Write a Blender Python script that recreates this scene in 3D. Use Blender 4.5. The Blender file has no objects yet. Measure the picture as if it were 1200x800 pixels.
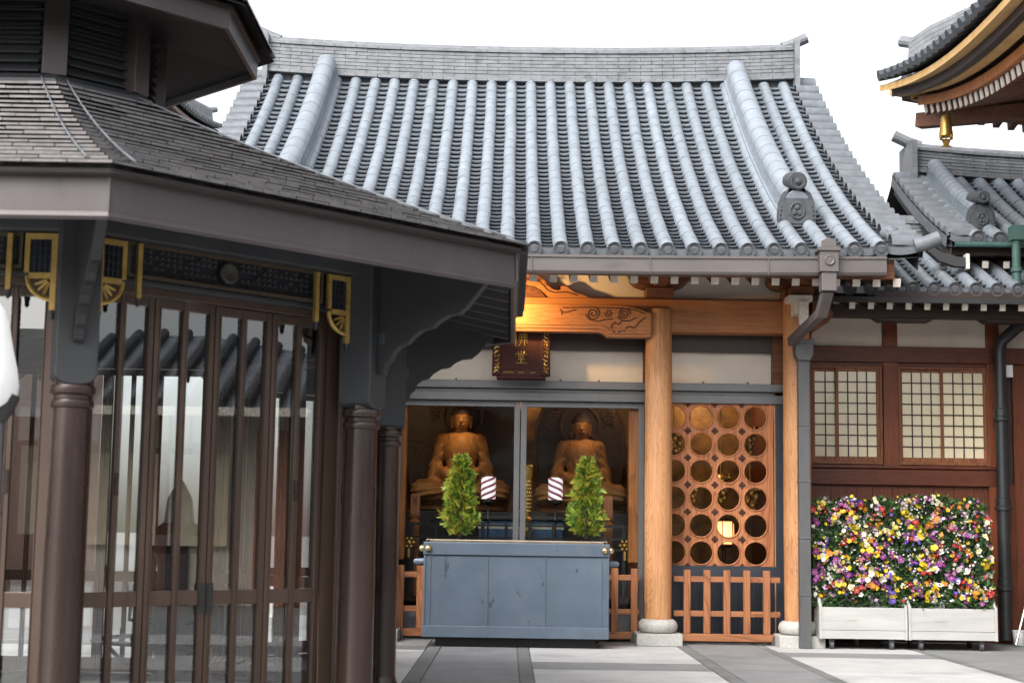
import bpy, math, random
import numpy as np
from mathutils import Vector, Matrix
R = math.radians
rnd = random.Random(7)
scene = bpy.context.scene
COL = scene.collection

# ------------------------------------------------------------------ helpers
class MB:
    """collects shapes; build() links them as ONE mesh object"""
    def __init__(s):
        s.v = []; s.f = []; s.m = []; s.mi = 0
    def face(s, pts):
        b = len(s.v); s.v.extend(tuple(p) for p in pts); s.f.append(tuple(range(b, b+len(pts)))); s.m.append(s.mi)
    def raw(s, vs, fs):
        b = len(s.v); s.v.extend(tuple(p) for p in vs)
        for f in fs: s.f.append(tuple(i+b for i in f)); s.m.append(s.mi)
    def box(s, x0, x1, y0, y1, z0, z1, M=None):
        vs = [(x0,y0,z0),(x1,y0,z0),(x1,y1,z0),(x0,y1,z0),(x0,y0,z1),(x1,y0,z1),(x1,y1,z1),(x0,y1,z1)]
        if M is not None: vs = [M @ Vector(p) for p in vs]
        s.raw(vs, [(0,3,2,1),(4,5,6,7),(0,1,5,4),(1,2,6,5),(2,3,7,6),(3,0,4,7)])
    def bar(s, a, b, w, h, up=(0,0,1)):
        a = Vector(a); b = Vector(b); d = (b-a).normalized(); x = d.cross(Vector(up)).normalized(); y = x.cross(d)
        vs = []
        for p in (a, b):
            for sx, sy in ((-1,-1),(1,-1),(1,1),(-1,1)): vs.append(p + x*sx*w/2 + y*sy*h/2)
        s.raw(vs, [(3,2,1,0),(4,5,6,7),(0,1,5,4),(1,2,6,5),(2,3,7,6),(3,0,4,7)])
    def tube(s, path, r, n=8, caps=True, r_list=None):
        path = [Vector(p) for p in path]; rings = []; prev = None
        for i, p in enumerate(path):
            d = (path[min(i+1,len(path)-1)] - path[max(i-1,0)]).normalized()
            if prev is None:
                ref = Vector((0,0,1)) if abs(d.z) < .9 else Vector((1,0,0)); x = d.cross(ref).normalized()
            else:
                x = (prev - d*prev.dot(d)).normalized()
            prev = x; y = d.cross(x); rr = r_list[i] if r_list else r
            rings.append([p + (x*math.cos(2*math.pi*k/n) + y*math.sin(2*math.pi*k/n))*rr for k in range(n)])
        vs = [q for rg in rings for q in rg]; fs = []
        for i in range(len(rings)-1):
            for k in range(n): fs.append((i*n+k, i*n+(k+1)%n, (i+1)*n+(k+1)%n, (i+1)*n+k))
        if caps: fs.append(tuple(range(n-1,-1,-1))); fs.append(tuple((len(rings)-1)*n+k for k in range(n)))
        s.raw(vs, fs)
    def lathe(s, prof, c=(0,0,0), n=20, M=None, sq=1.0):
        vs = []; fs = []
        for r, z in prof:
            for k in range(n):
                a = 2*math.pi*k/n; p = Vector((r*math.cos(a), sq*r*math.sin(a), z))
                if M is not None: p = M @ p
                vs.append(p + Vector(c))
        for i in range(len(prof)-1):
            for k in range(n): fs.append((i*n+k, i*n+(k+1)%n, (i+1)*n+(k+1)%n, (i+1)*n+k))
        if prof[0][0] > 1e-4: fs.append(tuple(range(n-1,-1,-1)))
        if prof[-1][0] > 1e-4: fs.append(tuple((len(prof)-1)*n+k for k in range(n)))
        s.raw(vs, fs)
    def prism(s, poly, f):
        """poly: list of 2D; f(u,v,side 0/1) -> 3D"""
        n = len(poly); vs = [f(u,v,0) for u,v in poly] + [f(u,v,1) for u,v in poly]
        fs = [tuple(range(n)), tuple(range(2*n-1, n-1, -1))]
        for i in range(n): fs.append((i, n+i, n+(i+1)%n, (i+1)%n))
        s.raw(vs, fs)
    def ball(s, c, r, n=8, sx=1, sy=1, sz=1):
        m = max(4, n//2+1); vs = []; fs = []
        for i in range(m+1):
            t = math.pi*i/m
            for k in range(n):
                a = 2*math.pi*k/n
                vs.append((c[0]+r*sx*math.sin(t)*math.cos(a), c[1]+r*sy*math.sin(t)*math.sin(a), c[2]-r*sz*math.cos(t)))
        for i in range(m):
            for k in range(n): fs.append((i*n+k, i*n+(k+1)%n, (i+1)*n+(k+1)%n, (i+1)*n+k))
        s.raw(vs, fs)
    def build(s, name, mats, parent=None, smooth=None, bev=0, recalc=True, rot=None):
        off = Vector((0,0,0))
        if parent is not None and rot is None:
            p = parent
            while p is not None: off = off + p.location; p = p.parent
        me = bpy.data.meshes.new(name)
        vs = [(q[0]-off.x, q[1]-off.y, q[2]-off.z) for q in s.v]
        me.from_pydata(vs, [], s.f)
        if not isinstance(mats, (list, tuple)): mats = [mats]
        for m in mats: me.materials.append(m)
        me.polygons.foreach_set('material_index', s.m)
        if recalc:
            import bmesh
            bm = bmesh.new(); bm.from_mesh(me); bmesh.ops.remove_doubles(bm, verts=bm.verts, dist=1e-5)
            bmesh.ops.recalc_face_normals(bm, faces=bm.faces); bm.to_mesh(me); bm.free()
        if smooth is not None:
            me.polygons.foreach_set('use_smooth', [True]*len(me.polygons))
            try: me.set_sharp_from_angle(angle=R(smooth))
            except Exception: pass
        o = bpy.data.objects.new(name, me); COL.objects.link(o)
        if parent is not None: o.parent = parent
        if bev:
            b = o.modifiers.new('bevel', 'BEVEL'); b.width = bev; b.segments = 2; b.limit_method = 'ANGLE'; b.angle_limit = R(40)
            b.harden_normals = False
        return o

def tag(o, label=None, cat=None, group=None, kind=None):
    if label: o['label'] = label
    if cat: o['category'] = cat
    if group: o['group'] = group
    if kind: o['kind'] = kind
    return o
def thing(name, label, cat, loc=(0,0,0), group=None):
    o = bpy.data.objects.new(name, None); COL.objects.link(o); o.location = loc; o.empty_display_size = .2
    return tag(o, label, cat, group)
def copy_tree(o, parent=None):
    c = o.copy(); COL.objects.link(c); c.parent = parent
    for ch in list(o.children): copy_tree(ch, c)
    return c

# ------------------------------------------------------------------ materials
def newmat(name):
    m = bpy.data.materials.new(name); m.use_nodes = True; nt = m.node_tree
    return m, nt, nt.nodes['Principled BSDF'], nt.nodes['Material Output']
def N(nt, t, **kw):
    n = nt.nodes.new(t)
    for k, v in kw.items():
        if k in n.inputs: n.inputs[k].default_value = v
        else: setattr(n, k, v)
    return n
def rgba(c): return (c[0], c[1], c[2], 1)
def coords(nt, scale=(1,1,1), obj_random=0):
    tc = N(nt, 'ShaderNodeTexCoord'); mp = N(nt, 'ShaderNodeMapping'); mp.inputs['Scale'].default_value = scale
    nt.links.new(tc.outputs['Object'], mp.inputs['Vector'])
    if obj_random:
        oi = N(nt, 'ShaderNodeObjectInfo'); mu = N(nt, 'ShaderNodeMath', operation='MULTIPLY'); mu.inputs[1].default_value = obj_random
        nt.links.new(oi.outputs['Random'], mu.inputs[0]); nt.links.new(mu.outputs[0], mp.inputs['Location'])
    return mp.outputs['Vector']
def ramp(nt, fac, stops):
    r = N(nt, 'ShaderNodeValToRGB'); e = r.color_ramp.elements
    while len(e) < len(stops): e.new(.5)
    for i, (p, c) in enumerate(stops): e[i].position = p; e[i].color = rgba(c)
    nt.links.new(fac, r.inputs['Fac']); return r.outputs['Color']
def basic(name, c1, c2=None, rough=.6, scale=6, stretch=(1,1,1), bump=.1, bscale=40, metal=0, spec=.5, rvar=.1, detail=6, coat=0, tint=0):
    m, nt, b, out = newmat(name); c2 = c2 or tuple(x*.75 for x in c1)
    v = coords(nt, stretch, 3)
    n1 = N(nt, 'ShaderNodeTexNoise', Scale=scale, Detail=detail, Roughness=.65); nt.links.new(v, n1.inputs['Vector'])
    col = ramp(nt, n1.outputs['Fac'], [(.3, c2), (.7, c1)])
    if tint:   # each face patch of its own shade (object level random)
        hs = N(nt, 'ShaderNodeHueSaturation'); oi = N(nt, 'ShaderNodeObjectInfo'); mr = N(nt, 'ShaderNodeMapRange')
        mr.inputs['To Min'].default_value = 1-tint; mr.inputs['To Max'].default_value = 1+tint
        nt.links.new(oi.outputs['Random'], mr.inputs['Value']); nt.links.new(mr.outputs['Result'], hs.inputs['Value']); nt.links.new(col, hs.inputs['Color']); col = hs.outputs['Color']
    nt.links.new(col, b.inputs['Base Color'])
    n2 = N(nt, 'ShaderNodeTexNoise', Scale=bscale, Detail=4); nt.links.new(v, n2.inputs['Vector'])
    mr = N(nt, 'ShaderNodeMapRange'); mr.inputs['To Min'].default_value = max(.02, rough-rvar); mr.inputs['To Max'].default_value = min(1, rough+rvar)
    nt.links.new(n1.outputs['Fac'], mr.inputs['Value']); nt.links.new(mr.outputs['Result'], b.inputs['Roughness'])
    if bump:
        bp = N(nt, 'ShaderNodeBump', Strength=bump, Distance=.01); nt.links.new(n2.outputs['Fac'], bp.inputs['Height']); nt.links.new(bp.outputs['Normal'], b.inputs['Normal'])
    b.inputs['Metallic'].default_value = metal; b.inputs['Specular IOR Level'].default_value = spec
    if coat: b.inputs['Coat Weight'].default_value = coat; b.inputs['Coat Roughness'].default_value = .15
    return m
def stained(m, color, scale=5, stretch=(1,1,1), lo=.60, hi=.66, amt=.7, seed=0):
    nt = m.node_tree; b = nt.nodes['Principled BSDF']; src = b.inputs['Base Color'].links[0].from_socket
    tc = N(nt, 'ShaderNodeTexCoord'); mp = N(nt, 'ShaderNodeMapping'); mp.inputs['Scale'].default_value = stretch; mp.inputs['Location'].default_value = (seed,seed*.7,seed*1.3)
    nt.links.new(tc.outputs['Object'], mp.inputs['Vector'])
    n = N(nt, 'ShaderNodeTexNoise', Scale=scale, Detail=7, Roughness=.6); nt.links.new(mp.outputs['Vector'], n.inputs['Vector'])
    r = N(nt, 'ShaderNodeMapRange'); r.inputs['From Min'].default_value = lo; r.inputs['From Max'].default_value = hi; r.inputs['To Max'].default_value = amt
    nt.links.new(n.outputs['Fac'], r.inputs['Value'])
    mx = N(nt, 'ShaderNodeMix', data_type='RGBA'); mx.inputs['B'].default_value = rgba(color)
    nt.links.new(r.outputs['Result'], mx.inputs['Factor']); nt.links.new(src, mx.inputs['A']); nt.links.new(mx.outputs['Result'], b.inputs['Base Color'])
    return m
def wood(name, light, dark, axis='z', ring=7, rough=.5, distort=.9, spec=.35, stretch=9, bump=.12):
    """growth bands that run along the axis, cathedral-like"""
    m, nt, b, out = newmat(name)
    sc = {'z': (1,1,1/stretch), 'x': (1/stretch,1,1), 'y': (1,1/stretch,1)}[axis]
    v = coords(nt, sc, 5)
    n0 = N(nt, 'ShaderNodeTexNoise', Scale=3.0, Detail=3.5, Roughness=.5, Distortion=distort); nt.links.new(v, n0.inputs['Vector'])
    mu = N(nt, 'ShaderNodeMath', operation='MULTIPLY'); mu.inputs[1].default_value = ring*3; nt.links.new(n0.outputs['Fac'], mu.inputs[0])
    fr = N(nt, 'ShaderNodeMath', operation='FRACT'); nt.links.new(mu.outputs[0], fr.inputs[0])
    col = ramp(nt, fr.outputs[0], [(0, light), (.62, tuple(.65*a+.35*c for a, c in zip(light, dark))), (.9, dark), (1, light)])
    n1 = N(nt, 'ShaderNodeTexNoise', Scale=60, Detail=3); sc2 = {'z': (1,1,.04), 'x': (.04,1,1), 'y': (1,.04,1)}[axis]
    v2 = coords(nt, sc2, 3); nt.links.new(v2, n1.inputs['Vector'])
    n3 = N(nt, 'ShaderNodeTexNoise', Scale=1.6, Detail=3); v3 = coords(nt, (1,1,1), 2); nt.links.new(v3, n3.inputs['Vector'])
    mx = N(nt, 'ShaderNodeMix', data_type='RGBA', blend_type='MULTIPLY'); mx.inputs['Factor'].default_value = .45
    g = ramp(nt, n1.outputs['Fac'], [(.3, (.55,.5,.45)), (.65, (1,1,1))])
    nt.links.new(col, mx.inputs['A']); nt.links.new(g, mx.inputs['B'])
    mx2 = N(nt, 'ShaderNodeMix', data_type='RGBA', blend_type='MULTIPLY'); mx2.inputs['Factor'].default_value = .6
    g2 = ramp(nt, n3.outputs['Fac'], [(.3, (.62,.55,.5)), (.65, (1,1,1))])
    nt.links.new(mx.outputs['Result'], mx2.inputs['A']); nt.links.new(g2, mx2.inputs['B'])
    nt.links.new(mx2.outputs['Result'], b.inputs['Base Color'])
    b.inputs['Roughness'].default_value = rough; b.inputs['Specular IOR Level'].default_value = spec
    bp = N(nt, 'ShaderNodeBump', Strength=bump, Distance=.004); nt.links.new(n1.outputs['Fac'], bp.inputs['Height']); nt.links.new(bp.outputs['Normal'], b.inputs['Normal'])
    return m
def glass(name, tint=(1,1,1), refl=1.0, ior=1.5, rough=0.0):
    m, nt, b, out = newmat(name); nt.nodes.remove(b)
    tr = N(nt, 'ShaderNodeBsdfTransparent'); tr.inputs['Color'].default_value = rgba(tint)
    gl = N(nt, 'ShaderNodeBsdfGlossy'); gl.inputs['Roughness'].default_value = rough; gl.inputs['Color'].default_value = (1,1,1,1)
    fr = N(nt, 'ShaderNodeFresnel', IOR=ior); mu = N(nt, 'ShaderNodeMath', operation='MULTIPLY'); mu.inputs[1].default_value = refl; mu.use_clamp = True
    nt.links.new(fr.outputs[0], mu.inputs[0]); mx = N(nt, 'ShaderNodeMixShader')
    nt.links.new(mu.outputs[0], mx.inputs[0]); nt.links.new(tr.outputs[0], mx.inputs[1]); nt.links.new(gl.outputs[0], mx.inputs[2])
    nt.links.new(mx.outputs[0], out.inputs['Surface']); return m
def emit(name, c, strength, base=None):
    m, nt, b, out = newmat(name); b.inputs['Base Color'].default_value = rgba(base or c)
    b.inputs['Emission Color'].default_value = rgba(c); b.inputs['Emission Strength'].default_value = strength; b.inputs['Roughness'].default_value = .7
    return m

M = {}
M['tile'] = basic('roof_tile', (.25,.28,.315), (.175,.20,.23), rough=.34, scale=6, bump=.05, bscale=60, spec=.6, rvar=.12, tint=.10)
M['tile_verge'] = basic('verge_tile', (.165,.18,.20), (.10,.11,.125), rough=.5, scale=8, bump=.1, bscale=50, spec=.3)
M['tile_pan'] = basic('pan_tile', (.20,.22,.245), (.12,.135,.155), rough=.36, scale=7, bump=.06, bscale=60, spec=.5, rvar=.1)
M['tile_dk'] = basic('aged_tile', (.085,.091,.10), (.042,.046,.052), rough=.65, scale=14, bump=.2, bscale=50, spec=.25)
M['tile_ridge'] = basic('ridge_tile', (.205,.215,.23), (.12,.127,.138), rough=.5, scale=10, bump=.15, bscale=50, spec=.4)
M['mortar'] = basic('tile_mortar', (.05,.052,.056), rough=.9)
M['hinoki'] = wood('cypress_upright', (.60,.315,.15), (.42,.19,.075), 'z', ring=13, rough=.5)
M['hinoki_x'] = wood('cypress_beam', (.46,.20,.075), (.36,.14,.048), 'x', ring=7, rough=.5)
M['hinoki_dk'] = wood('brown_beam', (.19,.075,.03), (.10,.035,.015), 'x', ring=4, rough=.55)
M['lattice'] = wood('lattice_wood', (.50,.20,.08), (.30,.10,.04), 'z', ring=4, rough=.55)
M['fencewood'] = wood('fence_wood', (.42,.175,.075), (.24,.085,.035), 'z', ring=5, rough=.6)
M['fencewood_x'] = wood('fence_rail_wood', (.40,.17,.075), (.23,.085,.035), 'x', ring=5, rough=.6)
M['redwood'] = wood('red_brown_wood', (.15,.042,.018), (.09,.024,.011), 'z', ring=5, rough=.45)
M['redwood_x'] = wood('red_brown_rail', (.13,.034,.015), (.08,.02,.010), 'x', ring=5, rough=.45)
M['redpost'] = wood('red_post_wood', (.22,.062,.024), (.13,.035,.014), 'z', ring=5, rough=.45)
M['sash'] = wood('sash_wood', (.28,.11,.045), (.15,.05,.022), 'z', ring=5, rough=.5)
M['darkwood'] = basic('dark_wood', (.035,.018,.012), (.02,.010,.007), rough=.5, scale=8, stretch=(1,1,.2))
M['carve'] = basic('carved_groove', (.07,.022,.010), rough=.7)
M['plaster'] = basic('white_plaster', (.72,.65,.56), (.64,.57,.49), rough=.9, scale=2.5, bump=.08, bscale=25)
M['gofun'] = basic('white_rafter_paint', (.72,.68,.60), (.55,.50,.43), rough=.8, scale=20)
M['guttermetal'] = basic('brown_gutter_metal', (.125,.110,.107), (.092,.080,.078), rough=.5, scale=3, stretch=(.3,1,1), bump=.03, metal=.2, spec=.4)
M['pipe'] = basic('grey_pipe_metal', (.095,.097,.101), (.065,.065,.068), rough=.5, scale=4, stretch=(1,1,.3), metal=.2)
M['frame'] = basic('grey_door_metal', (.145,.148,.152), (.11,.112,.116), rough=.42, scale=3, bump=.03, metal=.3)
M['navyframe'] = basic('dark_navy_frame', (.036,.041,.055), (.026,.03,.04), rough=.4, scale=3, bump=.03, metal=.2)
M['navy'] = basic('navy_panel', (.018,.022,.034), (.012,.015,.022), rough=.35, scale=3)
M['stone'] = basic('pale_granite', (.50,.49,.46), (.34,.335,.32), rough=.8, scale=28, bump=.25, bscale=90)
M['glass'] = glass('hall_glass', (.95,.97,.96), .55, 1.45)
M['pglass'] = glass('pavilion_glass', (.93,.95,.94), 3.0, 1.55)
M['bronze'] = basic('dark_bronze_metal', (.046,.029,.024), (.026,.017,.015), rough=.28, scale=3, stretch=(1,1,.25), bump=.03, metal=.35, spec=.5)
M['bronze_door'] = basic('brown_door_metal', (.085,.054,.040), (.062,.040,.030), rough=.38, scale=3, stretch=(1,1,.2), bump=.02, metal=.4)
M['arm'] = basic('shaded_arm_black_pull', (.016,.017,.019), (.011,.012,.013), rough=.6)  # arm colour darkened to imitate shade; also the black of the door pulls
M['charcoal'] = basic('charcoal_painted_timber', (.034,.037,.041), (.024,.026,.029), rough=.55, scale=3, stretch=(1,1,.3), bump=.05)
M['fascia'] = basic('brown_fascia_metal', (.064,.052,.052), (.046,.037,.037), rough=.42, scale=2, stretch=(.4,.4,1.5), bump=.03, metal=.25)
M['soffit'] = basic('soffit_board', (.045,.041,.041), (.03,.028,.028), rough=.7, scale=4)
M['shingle'] = basic('copper_shingle', (.13,.118,.116), (.05,.045,.044), rough=.22, scale=9, bump=.08, bscale=30, metal=.4, spec=.8)
M['gold'] = basic('gilt_metal', (.62,.40,.11), (.40,.24,.06), rough=.36, scale=16, metal=.75, bump=.1)
M['oldgold'] = basic('aged_gilt', (.50,.34,.10), (.30,.19,.055), rough=.5, scale=18, metal=.5, bump=.15)
M['brass'] = basic('brass_knob', (.70,.55,.30), (.5,.38,.2), rough=.28, scale=10, metal=.9, bump=.02)
M['boxblue'] = basic('blue_grey_box_paint', (.100,.132,.172), (.078,.106,.142), rough=.42, scale=2.5, bump=.04, bscale=18, metal=.25, rvar=.14)
M['boxtrim'] = basic('box_batten_metal', (.118,.152,.196), (.095,.125,.165), rough=.4, metal=.3)
M['rimgold'] = basic('box_rim_metal', (.36,.29,.22), (.25,.2,.15), rough=.35, metal=.8)
M['black'] = basic('black_lacquer', (.012,.011,.012), (.008,.008,.008), rough=.3, coat=.3)
M['rubber'] = basic('black_rubber', (.02,.02,.02), rough=.8)
M['whitewood'] = basic('white_painted_boards', (.44,.44,.425), (.34,.34,.33), rough=.6, scale=4, stretch=(.3,1,2), bump=.12, bscale=25)
M['white'] = basic('white_enamel', (.86,.87,.88), (.82,.83,.84), rough=.35, bump=.0)
M['steel'] = basic('steel_tube', (.5,.5,.5), (.35,.35,.35), rough=.35, metal=.8)
M['copper'] = basic('verdigris_copper', (.05,.12,.10), (.03,.07,.06), rough=.6, scale=8)
M['ironpipe'] = basic('black_iron_pipe', (.022,.023,.026), (.014,.015,.017), rough=.45, scale=5)
M['statue'] = basic('gilt_wood_statue', (.40,.19,.058), (.19,.082,.026), rough=.68, scale=7, bump=.12, bscale=30, metal=.15)
M['statue_hair'] = basic('statue_hair', (.055,.028,.02), (.03,.016,.012), rough=.7, scale=30, bump=.5, bscale=80)
M['mandorla'] = basic('dark_carved_halo', (.055,.028,.014), (.03,.015,.009), rough=.5, scale=9, bump=.6, bscale=22)
M['mandorla_rim'] = basic('halo_rim', (.15,.065,.022), (.07,.03,.012), rough=.5, scale=9, bump=.7, bscale=25)
M['goldwall'] = basic('old_gold_wall', (.36,.19,.055), (.07,.038,.018), rough=.5, scale=4.5, bump=.5, bscale=22, metal=.3)
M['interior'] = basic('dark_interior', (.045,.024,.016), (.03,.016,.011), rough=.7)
M['orangewood'] = wood('warm_jamb_wood', (.50,.19,.05), (.33,.11,.03), 'z', ring=4, rough=.5)
M['bluecloth'] = basic('blue_brocade', (.018,.085,.19), (.01,.04,.10), rough=.6, scale=18, bump=.3)
M['palecloth'] = basic('pale_brocade_band', (.45,.44,.36), (.25,.26,.25), rough=.6, scale=40, bump=.3)
M['plaque'] = basic('plaque_lacquer', (.050,.013,.010), (.030,.008,.007), rough=.6, scale=6, spec=.2)
M['leaf_a'] = basic('cypress_leaf_light', (.30,.40,.04), (.19,.28,.028), rough=.55, scale=5)
M['leaf_b'] = basic('cypress_leaf_dark', (.075,.16,.025), (.045,.10,.018), rough=.55, scale=5)
M['leaf_c'] = basic('cypress_leaf_yellow', (.48,.40,.05), (.36,.31,.04), rough=.55, scale=5)
M['paper'] = emit('paper_lantern', (1.0,.45,.14), .9, (.8,.6,.35))
M['shoji'] = basic('frosted_pane', (.78,.70,.50), (.66,.58,.40), rough=.16, scale=1.6, bump=.0, spec=.8, rvar=.05)
M['goldlit'] = basic('gold_lit_board', (.66,.42,.17), (.50,.28,.10), rough=.6, scale=3)  # gold of lamplight and backlight put into the board colour
M['pagodawood'] = wood('pagoda_wood', (.20,.085,.045), (.11,.045,.025), 'x', ring=4, rough=.6)
M['pole'] = basic('grey_pole_metal', (.085,.085,.09), (.055,.055,.06), rough=.45, scale=5, metal=.3)

stained(M['boxblue'], (.030,.038,.05), 6, (1,1,.5), .625, .665, .8); stained(M['boxblue'], (.15,.18,.215), 2.2, (1,1,1), .5, .75, .4, 3)
stained(M['whitewood'], (.24,.23,.20), 9, (.25,1,1.5), .62, .72, .6); stained(M['whitewood'], (.15,.14,.12), 30, (1,1,1), .70, .73, .6, 2)
stained(M['tile'], (.15,.17,.17), 2.0, (1,1,1), .55, .75, .6); stained(M['tile'], (.34,.37,.38), 22, (1,1,1), .64, .72, .6, 4); stained(M['tile_ridge'], (.07,.075,.075), 5, (1,1,1), .55, .7, .6)
stained(M['bronze'], (.085,.06,.05), 3, (1,1,.25), .5, .75, .6); stained(M['fascia'], (.10,.09,.088), 2.5, (1,1,.4), .5, .75, .5); stained(M['fascia'], (.03,.026,.026), 9, (1,1,.15), .62, .74, .6, 5); stained(M['bronze_door'], (.15,.11,.085), 4, (1,1,.3), .55, .75, .5)
stained(M['charcoal'], (.055,.058,.06), 3, (1,1,.3), .5, .75, .5); stained(M['plaster'], (.50,.46,.41), 1.5, (1,1,.4), .55, .75, .5); stained(M['guttermetal'], (.06,.055,.055), 5, (.3,1,1), .58, .72, .5)
# ------------------------------------------------------------------ camera
F_PX = 1850.0; PITCH = math.atan(225/1850); ROLL = .015; EYE = 1.16
cam_d = bpy.data.cameras.new('camera'); cam = bpy.data.objects.new('camera', cam_d); COL.objects.link(cam)
fw = Vector((0, math.cos(PITCH), math.sin(PITCH))); rt0 = Vector((1,0,0)); up0 = rt0.cross(fw)
rt = rt0*math.cos(ROLL) + up0*math.sin(ROLL); up = rt.cross(fw)
cam.matrix_world = Matrix(((rt.x, up.x, -fw.x, 0), (rt.y, up.y, -fw.y, 0), (rt.z, up.z, -fw.z, EYE), (0,0,0,1)))
cam_d.sensor_width = 36; cam_d.lens = F_PX/1200*36; cam_d.clip_end = 2000; cam_d.clip_start = .05
cam_d.dof.use_dof = True; cam_d.dof.focus_distance = 17.3; cam_d.dof.aperture_fstop = 3.2
scene.camera = cam

# ------------------------------------------------------------------ world and sun
SUN_EL, SUN_AZ = 42, 212      # azimuth clockwise from +Y: behind the camera to the left
w = bpy.data.worlds.new('World'); scene.world = w; w.use_nodes = True; nt = w.node_tree
sky = nt.nodes.new('ShaderNodeTexSky'); sky.sky_type = 'NISHITA'; sky.sun_disc = False
sky.sun_elevation = R(SUN_EL); sky.sun_rotation = R(SUN_AZ); sky.air_density = 1.0; sky.dust_density = 4.0; sky.ozone_density = 1.0
hs = nt.nodes.new('ShaderNodeHueSaturation'); hs.inputs['Saturation'].default_value = .22
nt.links.new(sky.outputs[0], hs.inputs['Color']); nt.links.new(hs.outputs[0], nt.nodes['Background'].inputs['Color'])
nt.nodes['Background'].inputs['Strength'].default_value = .15
sd = bpy.data.lights.new('sun', 'SUN'); sd.energy = 1.0; sd.angle = R(40); sd.color = (1,.96,.9)
so = bpy.data.objects.new('sun', sd); COL.objects.link(so)
az = R(SUN_AZ); el = R(SUN_EL); sdir = Vector((math.sin(az)*math.cos(el), math.cos(az)*math.cos(el), math.sin(el)))
so.rotation_euler = (-sdir).to_track_quat('-Z', 'Y').to_euler(); so.location = (0,0,30)
scene.view_settings.view_transform = 'Standard'; scene.view_settings.look = 'None'; scene.view_settings.gamma = 1
scene.view_settings.exposure = 1.36
scene.cycles.max_bounces = 10; scene.cycles.transparent_max_bounces = 24; scene.cycles.glossy_bounces = 4
scene.cycles.use_denoising = True; scene.cycles.sample_clamp_indirect = 6; scene.cycles.caustics_reflective = False; scene.cycles.caustics_refractive = False
def spot(name, loc, target, energy, color, size=80, blend=.6, radius=.04):
    d = bpy.data.lights.new(name, 'SPOT'); d.energy = energy; d.color = color; d.spot_size = R(size); d.spot_blend = blend; d.shadow_soft_size = radius
    o = bpy.data.objects.new(name, d); COL.objects.link(o); o.location = loc
    o.rotation_euler = (Vector(target)-Vector(loc)).to_track_quat('-Z','Y').to_euler(); return o
def point(name, loc, energy, color, radius=.08):
    d = bpy.data.lights.new(name, 'POINT'); d.energy = energy; d.color = color; d.shadow_soft_size = radius
    o = bpy.data.objects.new(name, d); COL.objects.link(o); o.location = loc; return o

# ------------------------------------------------------------------ ground
M['ground'] = basic('courtyard_stone', (.22,.22,.22), (.17,.17,.17), rough=.85, scale=3, bump=.2, bscale=60)
def slabmat(name, c1, c2):
    return stained(stained(basic(name, c1, c2, rough=.72, scale=3.5, bump=.15, bscale=120, rvar=.12, detail=9, spec=.4), tuple(x*.62 for x in c2), 1.3, (1,1,1), .52, .72, .7), tuple(x*.5 for x in c2), 38, (1,1,1), .60, .70, .5, 2)
M['slab_l'] = slabmat('pale_slab', (.50,.50,.495), (.41,.41,.41))
M['slab_m'] = slabmat('grey_slab', (.25,.255,.26), (.19,.195,.20))
M['slab_d'] = slabmat('dark_strip_stone', (.20,.207,.205), (.14,.146,.145))
g = MB(); g.face([(-300,-300,-.012),(300,-300,-.012),(300,400,-.012),(-300,400,-.012)]); tag(g.build('ground', M['ground']), kind='structure')
pv = MB()
def slab(x0, x1, y0, y1, mi):
    gp = .005; pv.mi = mi; h = rnd.uniform(-.0015, .0015)
    pv.box(x0+gp, x1-gp, y0+gp, y1-gp, -.011, h)
def rows(x0, x1, bands, nx=1):
    for y0, y1, mi in bands:
        n = max(1, round((y1-y0)/(.95 if mi < 2 else .45)))
        for i in range(n):
            for j in range(nx):
                slab(x0+(x1-x0)*j/nx, x0+(x1-x0)*(j+1)/nx, y0+(y1-y0)*i/n, y0+(y1-y0)*(i+1)/n, mi)
LB = [(-6,13.95,0),(13.95,14.75,1),(14.75,16.95,0),(16.95,18.2,1)]
RB = [(-6,15.75,0),(15.75,16.4,1),(16.4,17.3,0),(17.3,18.3,1)]
LL = [(-6,9.0,0),(9.0,9.8,1),(9.8,16.0,0),(16.0,16.6,2),(16.6,18.2,1)]
MBD = [(-6,18.2,1)]; DBD = [(-6,17.0,2),(17.0,18.2,1)]
for x0, x1, bd, nx in ((-12,-5.2,LL,5),(-5.2,-.82,LL,3),(-.82,-.68,DBD,1),(-.68,.10,[(-6,16.6,1),(16.6,18.2,1)],1),(.10,.22,DBD,1),(.22,1.80,LB,1),(1.80,1.93,DBD,1),(1.93,2.68,MBD,1),(2.68,2.78,DBD,1),
                       (2.78,4.28,RB,1),(4.28,4.38,DBD,1),(4.38,5.6,MBD,1),(5.6,5.7,DBD,1),(5.7,7.2,RB,1),(7.2,12,MBD,4)):
    rows(x0, x1, bd, nx)
tag(pv.build('paving', [M['slab_l'], M['slab_m'], M['slab_d']], bev=.004, recalc=False), kind='structure')

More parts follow.
